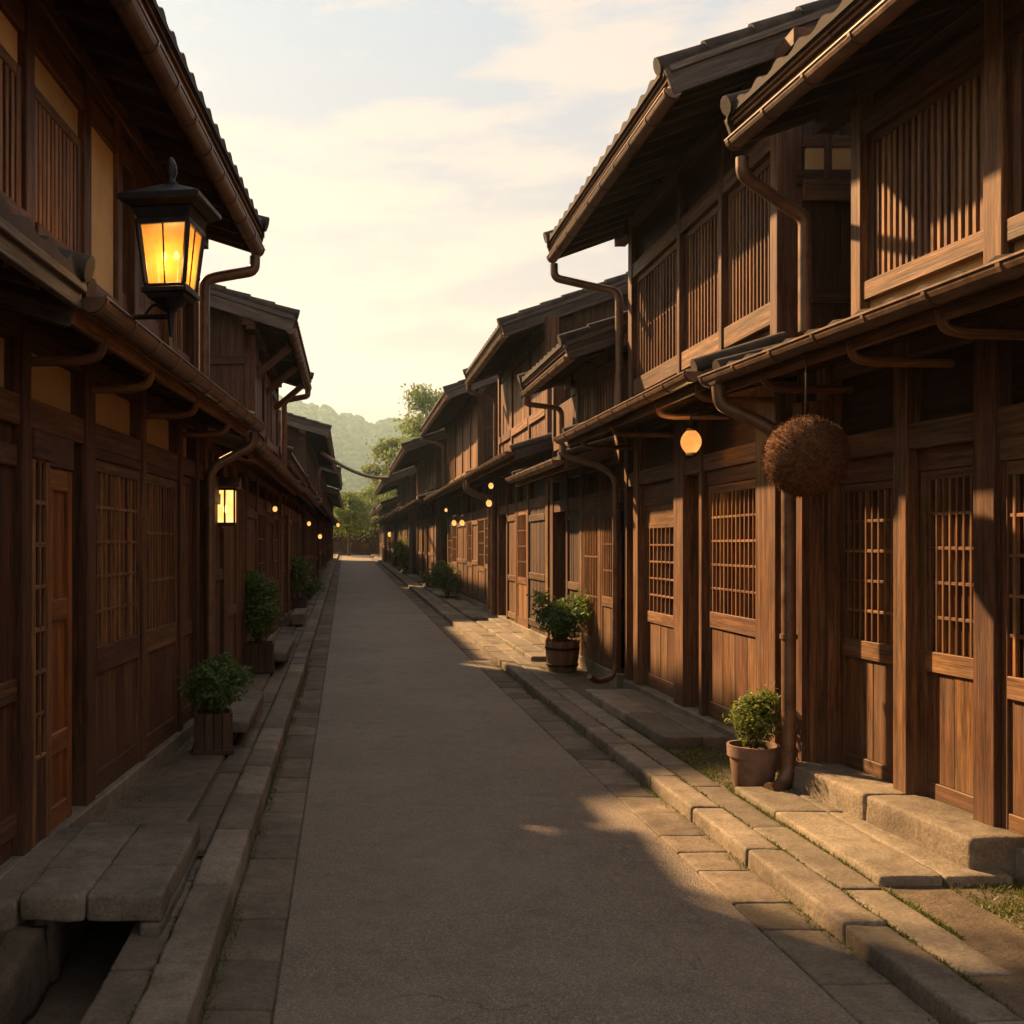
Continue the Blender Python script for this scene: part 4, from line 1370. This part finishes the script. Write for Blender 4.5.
# oval paper lanterns
def paper_lantern(loc, h, w, label, wallside=1, mat='paper', group=None, arm=0.25):
    L = empty('paper_lantern', loc)
    tag(L, label, 'lantern', group)
    m = MB()
    pr = []
    n = 16
    for i in range(n + 1):
        t = i / n
        a = -math.pi / 2 * 0.86 + math.pi * 0.86 * t
        rr = (w / 2) * (math.cos(a) ** 0.7) * (1.0 if i % 2 else 0.985)
        pr.append((rr, h * t))
    m.lathe(pr, seg=18, tone=0.5)
    m.build('shade', mat, L)
    m = MB()
    m.lathe([(w * 0.22, -0.012), (w * 0.24, 0.0), (w * 0.24, 0.012)], seg=14)
    m.lathe([(w * 0.24, h - 0.012), (w * 0.24, h + 0.004), (w * 0.2, h + 0.016)], seg=14)
    m.build('rim', 'wood2', L)
    m = MB()
    m.tube([(0, 0, h + 0.01), (0, 0, h + 0.10)], 0.006, 6)
    m.tube(smooth_path([(0, 0, h + 0.10), (wallside * arm * 0.5, 0, h + 0.12), (wallside * arm, 0, h + 0.10)], 0.05), 0.009, 6)
    m.build('hook', 'iron', L)
    return L
def at(px, py, Y):
    return Vector(((px - 345) / 1024 * Y, Y, 1.6 + (545 - py) / 1024 * Y))
p = at(691, 454, 7.85)
paper_lantern((p.x, p.y, p.z), 0.185, 0.155, 'oval paper lantern glowing under the eave of the tall barred house', 1, 'paperdim', arm=0.32)
point((p.x - 0.12, p.y - 0.12, p.z + 0.05), 1.1, 0.06)
lamps = [
    (275, 512, 15.5, -1, 0.16, 'round glowing lamp on the wide-gabled shaded house'),
    (309, 526, 24.6, -1, 0.20, 'small glowing lamp at the second shaded doorway'),
    (320, 539, 30.0, -1, 0.26, 'low glowing lamp beyond the second shaded doorway'),
    (338, 527, 48.5, -1, 0.34, 'farthest glowing lamp on the dark row'),
    (491, 489, 18.2, 1, 0.20, 'upper lamp of the pair at the tall red-brown house'),
    (489, 507, 18.9, 1, 0.24, 'lower lamp of the pair at the tall red-brown house'),
    (454, 526, 25.0, 1, 0.26, 'left lamp of the twin lamps under the long pent roof'),
    (462, 526, 24.2, 1, 0.26, 'right lamp of the twin lamps under the long pent roof'),
    (446, 512, 27.2, 1, 0.18, 'small lamp tucked high under the long pent roof end'),
    (404, 535, 45.0, 1, 0.26, 'dim lamp beside the far yellow-green bush'),
    (390, 537, 54.0, 1, 0.5, 'tall narrow lamp on the farthest sunny house')]
for px, py, Y, sd_, h, lab in lamps:
    p = at(px, py, Y)
    h *= 0.56
    paper_lantern((p.x, p.y, p.z), h, h * (0.8 if h < 0.4 else 0.5), lab, sd_, 'paper', 'small lamps glowing along the street', 0.3)

# ================================================================== CEDAR BALL
B = empty('cedar_ball', (2.50, 5.56, 2.08))
tag(B, 'large brown ball of dried cedar sprigs hanging from the eave', 'cedar ball')
m = MB()
rnd = random.Random(3)
nU, nV = 48, 30
for j in range(nV + 1):
    th = math.pi * j / nV
    for i in range(nU):
        ph = 2 * math.pi * i / nU
        d = Vector((math.sin(th) * math.cos(ph), math.sin(th) * math.sin(ph), math.cos(th)))
        rr = 0.212 * (1 + 0.05 * noise.noise(d * 7) + 0.018 * noise.noise(d * 21))
        m.v.append(tuple(d * rr))
for j in range(nV):
    for i in range(nU):
        i2 = (i + 1) % nU
        m.f.append([j * nU + i, (j + 1) * nU + i, (j + 1) * nU + i2, j * nU + i2]); m.uv.append([(0, 0)] * 4); m.t.append(rnd.uniform(0.3, 0.6)); m.sm.append(True)
for k in range(7500):
    d = Vector((rnd.gauss(0, 1), rnd.gauss(0, 1), rnd.gauss(0, 1))).normalized()
    rr = 0.212 * (1 + 0.05 * noise.noise(d * 7) + 0.018 * noise.noise(d * 21))
    t = (Vector((rnd.gauss(0, 1), rnd.gauss(0, 1), rnd.gauss(0, 1)))).cross(d).normalized()
    tip = (d + t * rnd.uniform(-0.5, 0.5)).normalized()
    w = t.cross(d) * 0.0016
    b0 = d * (rr - 0.004)
    e0 = b0 + tip * rnd.uniform(0.008, 0.024)
    m.face([b0 - w, b0 + w, e0 + w * 0.4, e0 - w * 0.4], [(0, 0)] * 4, rnd.random())
m.build('ball', 'cedar', B)
m = MB(); m.tube([(0, 0, 0.20), (0.005, 0, 0.40), (0.0, 0, 0.62)], 0.006, 8); m.build('rope', 'rope', B)

# ================================================================== PLANTS
def leaves(m, c, rx, ry, rz, n, size, rnd, shape='shell', asp=0.5, droop=0.0, lump=0.25):
    ph = Vector((rnd.uniform(0, 9), rnd.uniform(0, 9), rnd.uniform(0, 9)))
    for _ in range(n):
        d = Vector((rnd.gauss(0, 1), rnd.gauss(0, 1), rnd.gauss(0, 1))).normalized()
        rad = rnd.random() ** 0.45
        rad *= 1 + lump * noise.noise(d * 2.2 + ph) * 2
        p = Vector((c[0] + d.x * rx * rad, c[1] + d.y * ry * rad, c[2] + d.z * rz * rad))
        nrm = (d + Vector((rnd.gauss(0, .6), rnd.gauss(0, .6), rnd.gauss(0.3, .6)))).normalized()
        t = nrm.cross(Vector((rnd.gauss(0, 1), rnd.gauss(0, 1), rnd.gauss(0, 1)))).normalized()
        b = nrm.cross(t)
        L = size * rnd.uniform(0.6, 1.3)
        tip = p + t * L - Vector((0, 0, droop * L))
        mid = p + t * L * 0.45
        tone = min(1, max(0, 0.5 + 0.5 * noise.noise(p * (2.2 / max(rx, 0.2)) + ph) + rnd.uniform(-0.3, 0.3)))
        m.face([p, mid + b * L * asp * 0.5 + nrm * L * 0.08, tip, mid - b * L * asp * 0.5 + nrm * L * 0.08], [(0, 0)] * 4, tone)

def shrub(parent, base_z, h, w, n, size, seedv, mat='leaf', stems=9, rnd=None):
    rnd = rnd or random.Random(seedv)
    st, lf = MB(), MB()
    for i in range(stems):
        a = rnd.uniform(0, 6.28)
        r0 = rnd.uniform(0.0, 0.3) * w
        tip = Vector((math.cos(a) * (r0 + rnd.uniform(0.0, 0.22) * w), math.sin(a) * (r0 + rnd.uniform(0, 0.22) * w), base_z + h * rnd.uniform(0.5, 0.92)))
        st.tube([(math.cos(a) * 0.05 * w, math.sin(a) * 0.05 * w, base_z - 0.02), (math.cos(a) * r0 * 0.6, math.sin(a) * r0 * 0.6, base_z + h * 0.3), tip], 0.005 * max(1, h), 5, rad=[0.006 * max(1, h * 1.5), 0.005 * max(1, h), 0.002])
        cw = w * rnd.uniform(0.16, 0.30)
        leaves(lf, tip, cw, cw, cw * 0.85, n // (stems * 2), size, rnd)
    leaves(lf, (0, 0, base_z + h * 0.48), w * 0.42, w * 0.42, h * 0.42, n // 2, size, rnd)
    st.build('stem', 'stem', parent)
    lf.build('foliage', mat, parent)

def round_pot(parent, r, h, mat='terra'):
    m = MB()
    m.lathe([(r * 0.72, 0), (r * 0.78, 0.01), (r * 0.93, h * 0.72), (r * 1.02, h * 0.73), (r * 1.04, h), (r * 0.94, h), (r * 0.9, h * 0.8)], seg=24, tone=0.5)
    p = m.build('pot', mat, parent, sharp=True)
    m = MB(); m.lathe([(r * 0.9, h * 0.86), (0.0, h * 0.9)], seg=18); m.build('soil', 'soil', p)
def square_pot(parent, w, h, mat='wood2'):
    m = MB()
    n = 4
    for sx, sy in ((1, 0), (-1, 0), (0, 1), (0, -1)):
        for k in range(n):
            a, b = -w / 2 + w * k / n, -w / 2 + w * (k + 1) / n
            if sx: m.box(sx * w / 2 - 0.012, sx * w / 2 + 0.012, a + 0.002, b - 0.002, 0.02, h)
            else: m.box(a + 0.002, b - 0.002, sy * w / 2 - 0.012, sy * w / 2 + 0.012, 0.02, h)
    m.box(-w / 2 - 0.02, w / 2 + 0.02, -w / 2 - 0.02, w / 2 + 0.02, 0.0, 0.035)
    p = m.build('pot', mat, parent, 0.003)
    m = MB(); m.box(-w / 2 + 0.013, w / 2 - 0.013, -w / 2 + 0.013, w / 2 - 0.013, 0.03, h - 0.03); m.build('soil', 'soil', p)
def barrel(parent, r, h):
    m = MB()
    n = 14
    for k in range(n):
        a0, a1 = 2 * math.pi * k / n + 0.01, 2 * math.pi * (k + 1) / n - 0.01
        t = random.random()
        for (ra, za, rb, zb_) in ((0.85 * r, 0, 0.98 * r, h * 0.5), (0.98 * r, h * 0.5, r, h)):
            m.face([(ra * math.cos(a0), ra * math.sin(a0), za), (ra * math.cos(a1), ra * math.sin(a1), za), (rb * math.cos(a1), rb * math.sin(a1), zb_), (rb * math.cos(a0), rb * math.sin(a0), zb_)],
                   [(za, k), (za, k + .08), (zb_, k + .08), (zb_, k)], t)
    m.lathe([(0.8 * r, 0), (0.9 * r, h * 0.9)], seg=18, tone=0.1)
    p = m.build('pot', 'wood3', parent)
    m = MB()
    for z, q in ((0.2 * h, 0.93), (0.75 * h, 1.0)):
        m.lathe([(q * r, z - 0.015), (q * r + 0.006, z - 0.015), (q * r + 0.008, z + 0.015), (q * r, z + 0.015)], seg=20)
    m.build('hoop', 'iron', p)

def plant(loc, pot, h, w, n, size, seedv, label, mat='leaf'):
    Rt = empty('potted_shrub' if pot else 'bush', loc, random.uniform(0, 0.3))
    tag(Rt, label, 'plant')
    bz = 0.0
    if pot:
        k, a, b = pot
        {'round': round_pot, 'square': square_pot, 'barrel': barrel}[k](Rt, a, b)
        bz = b * 0.9
    shrub(Rt, bz, h, w, n, size, seedv, mat)
    return Rt
plant((2.60, 6.52, 0.06), ('round', 0.155, 0.27), 0.36, 0.36, 2600, 0.034, 1, 'small bright yellow-green shrub in a terracotta pot by the downpipe', 'leaf_y')
plant((2.62, 12.35, 0.09), ('barrel', 0.2, 0.36), 0.58, 0.62, 3200, 0.06, 2, 'full green shrub in a wooden barrel beside the curled drainpipe')
plant((-0.955, 7.42, 0.108), ('square', 0.25, 0.29), 0.42, 0.50, 4200, 0.042, 3, 'rounded dense shrub in a dark square planter, lower of the shaded pair')
plant((-1.0, 11.9, 0.13), ('square', 0.32, 0.34), 0.85, 0.6, 4400, 0.055, 4, 'tall pointed shrub in a dark square planter against the shaded wall')
plant((-0.98, 20.6, 0.25), ('square', 0.34, 0.3), 0.95, 0.62, 900, 0.09, 5, 'upright shaded shrub in a planter beyond the stone step blocks')
plant((-0.92, 25.5, 0.26), None, 0.55, 0.8, 800, 0.09, 6, 'low spreading bush at the foot of the dark row')
plant((2.62, 26.2, 0.25), None, 0.95, 0.85, 1000, 0.11, 7, 'leafy green bush at the pavement before the twin lamps')
plant((2.45, 41.0, 0.41), None, 1.55, 1.15, 900, 0.16, 8, 'far yellow-green bush lit by the sun on the pavement', 'leaf_y')
plant((2.55, 30.5, 0.29), None, 0.5, 0.6, 400, 0.1, 9, 'small yellowish weed clump between the two right-hand bushes', 'leaf_y')

def tree(loc, H, cr, label, seedv, n=5200, size=0.3, lean=0.0, mat='leaf_t', crown_h=0.6):
    rnd = random.Random(seedv)
    Rt = empty('tree', loc)
    tag(Rt, label, 'tree')
    tr, lf = MB(), MB()
    top = Vector((lean * H, 0, H * 0.8))
    tr.tube([(0, 0, -0.3), (lean * H * 0.2, 0.05, H * 0.25), (lean * H * 0.5, -0.05, H * 0.5), top], 0.2, 8, rad=[H * 0.028, H * 0.021, H * 0.015, H * 0.005])
    k = 26
    for i in range(k):
        t = rnd.uniform(1 - crown_h, 1.0)
        a = rnd.uniform(0, 6.28)
        s0 = Vector((lean * H * t * 0.8, 0, H * t * 0.72))
        env = math.sin(min(1, max(0.12, (1.04 - t) / crown_h)) * math.pi * 0.78 + 0.15)
        tip = Vector((lean * H * t + math.cos(a) * cr * env * rnd.uniform(0.4, 0.95), math.sin(a) * cr * env * rnd.uniform(0.4, 0.95), H * (t * 0.93 + rnd.uniform(0, 0.05))))
        tr.tube([s0, (s0 + tip) / 2 + Vector((0, 0, 0.1)), tip], 0.05, 5, rad=[H * 0.007, H * 0.004, H * 0.0015])
        cw = cr * rnd.uniform(0.34, 0.58)
        leaves(lf, tip, cw, cw, cw * 0.7, n // k, size, rnd, lump=0.35)
    tr.build('trunk', 'stem', Rt)
    lf.build('crown', mat, Rt)
tree((7.2, 84, 0.7), 14.2, 3.3, 'tall light-green tree rising behind the sunny row of roofs', 51, 12000, 0.36, -0.01)
tree((4.9, 92, 0.7), 10.2, 2.9, 'bright yellow-green tree left of the tall tree', 52, 9000, 0.38, 0.0, 'leaf_y')
tree((0.3, 77.0, 0.7), 4.6, 2.1, 'dark green garden tree closing the end of the street', 53, 5000, 0.24, 0.0, 'leaf_t', 0.62)
tree((3.0, 78.5, 0.7), 6.2, 1.9, 'slender green garden tree at the bend beside the low roof', 54, 4000, 0.24, 0.0, 'leaf_t', 0.66)

# moss and grass at the wall foot
def tufts(name, areas, seedv, n, h):
    rnd = random.Random(seedv)
    m = MB()
    for (xa, xb, ya, yb, z) in areas:
        for _ in range(n):
            x, y = rnd.uniform(xa, xb), rnd.uniform(ya, yb)
            if noise.noise(Vector((x * 3.2, y * 3.2, seedv))) < rnd.uniform(-0.4, 0.25):
                continue
            hh = h * rnd.uniform(0.4, 1.2)
            a = rnd.uniform(0, 6.28)
            dx, dy = math.cos(a), math.sin(a)
            w = 0.0045
            b = Vector((x, y, z + zr(y)))
            e = b + Vector((rnd.gauss(0, 0.5) * hh, rnd.gauss(0, 0.5) * hh, hh))
            m.face([b + Vector((dx * w, dy * w, 0)), b - Vector((dx * w, dy * w, 0)), e], [(0, 0)] * 3, rnd.random())
    tag(m.build(name, 'moss'), kind='stuff')
tufts('grass', [(2.42, 3.05, 6.30, 7.75, 0.06), (2.7, 3.2, 3.7, 4.7, 0.06)], 4, 5200, 0.022)
tufts('moss', [(1.95, 2.0, 2.5, 14, -0.008)], 5, 6500, 0.024)
tufts('moss', [(-0.49, -0.445, 2.5, 14, -0.008)], 6, 6500, 0.026)
tufts('moss', [(-1.40, -1.15, 5.1, 8.5, 0.10), (-1.6, -1.27, 2.3, 4.05, 0.084)], 7, 3200, 0.018)
tufts('moss', [(-0.69, -0.665, 2.5, 9, 0.06), (2.185, 2.21, 2.5, 9, 0.06), (2.39, 2.42, 4, 9, 0.06)], 8, 2600, 0.024)

# ================================================================== CABLE ACROSS THE STREET
a, b = at(322, 453, 28), at(395, 476, 42)
m = MB()
pts = []
for i in range(15):
    t = i / 14
    p = a.lerp(b, t)
    p.z -= 0.30 * 4 * t * (1 - t)
    pts.append(p)
m.tube(pts, 0.055, 8)
tag(m.build('cable', 'wire'), 'thick sagging cable slung across the street between the eaves', 'cable')

# ================================================================== HILLS WITH FOREST
prof = [(-420, 60), (-200, 96), (-90, 92), (-45, 80), (-27, 71), (-7, 66.5), (3, 63.5), (12, 58), (18, 60.5), (26, 61), (34, 55), (60, 50), (110, 40), (220, 58), (420, 36)]
HS = 1.75
def ridge(X):
    for (xa, za), (xb, zb_) in zip(prof, prof[1:]):
        if xa <= X <= xb:
            t = (X - xa) / (xb - xa)
            t = t * t * (3 - 2 * t) * 0.5 + t * 0.5
            return za + (zb_ - za) * t
    return 30.0
def hz(X, Y):
    t = (Y - 230) / 270.0
    if t <= 0: return 0.5
    r_ = ridge(X) - 3.0
    base = 0.5 + r_ * (t ** 1.15 if t < 1 else max(0.0, 1 - (t - 1) * 0.9))
    return base + 2.2 * noise.noise(Vector((X * 0.03, Y * 0.03, 1.0))) * min(1, t * 3)
m = MB()
gx = [-420 + 840 * i / 84 for i in range(85)]
gy = [225 + 475 * j / 40 for j in range(41)]
for Y in gy:
    for X in gx:
        m.v.append((X * HS, Y * HS, hz(X, Y) * HS))
for j in range(40):
    for i in range(84):
        q = j * 85 + i
        m.f.append([q, q + 1, q + 86, q + 85]); m.uv.append([(0, 0)] * 4); m.t.append(0.4); m.sm.append(True)
tag(m.build('hill', 'hill'), kind='structure')
rnd = random.Random(77)
m = MB()
def crown_blob(m, c, r, rnd):
    nU, nV = 9, 6
    base = len(m.v)
    ph = Vector((rnd.uniform(0, 99), rnd.uniform(0, 99), 0))
    for j in range(nV + 1):
        th = math.pi * j / nV
        for i in range(nU):
            a = 2 * math.pi * i / nU
            d = Vector((math.sin(th) * math.cos(a), math.sin(th) * math.sin(a), math.cos(th)))
            rr = r * (1 + 0.45 * noise.noise(d * 1.9 + ph))
            m.v.append((c[0] + d.x * rr, c[1] + d.y * rr, c[2] + d.z * rr * 0.9))
    t0 = rnd.random()
    for j in range(nV):
        for i in range(nU):
            i2 = (i + 1) % nU
            m.f.append([base + j * nU + i, base + (j + 1) * nU + i, base + (j + 1) * nU + i2, base + j * nU + i2])
            m.uv.append([(0, 0)] * 4); m.t.append(min(1, max(0, t0 + rnd.uniform(-.25, .25)))); m.sm.append(False)
for _ in range(6500):
    X = rnd.uniform(-95, 105)
    Y = rnd.uniform(245, 512)
    r_ = rnd.uniform(0.9, 2.9) * (0.6 + Y / 700)
    crown_blob(m, (X * HS, Y * HS, (hz(X, Y) + r_ * 0.4) * HS), r_ * HS, rnd)
tag(m.build('far_forest', 'hill'), kind='stuff')

# ================================================================== EVENING HAZE
HAZE = 0.00042
m = MB()
m.box(-1300, 1300, -1300, 1300, -1.6, 230)
hb = m.build('haze', 'hill')
g = bpy.data.materials.new('evening_haze')
g.use_nodes = True
g.node_tree.nodes.clear()
o_ = g.node_tree.nodes.new('ShaderNodeOutputMaterial')
v_ = g.node_tree.nodes.new('ShaderNodeVolumePrincipled')
v_.inputs['Color'].default_value = (0.66, 0.92, 1.0, 1)
v_.inputs['Density'].default_value = HAZE
v_.inputs['Anisotropy'].default_value = 0.35
g.node_tree.links.new(v_.outputs[0], o_.inputs['Volume'])
hb.data.materials.clear()
hb.data.materials.append(g)
tag(hb, kind='stuff')
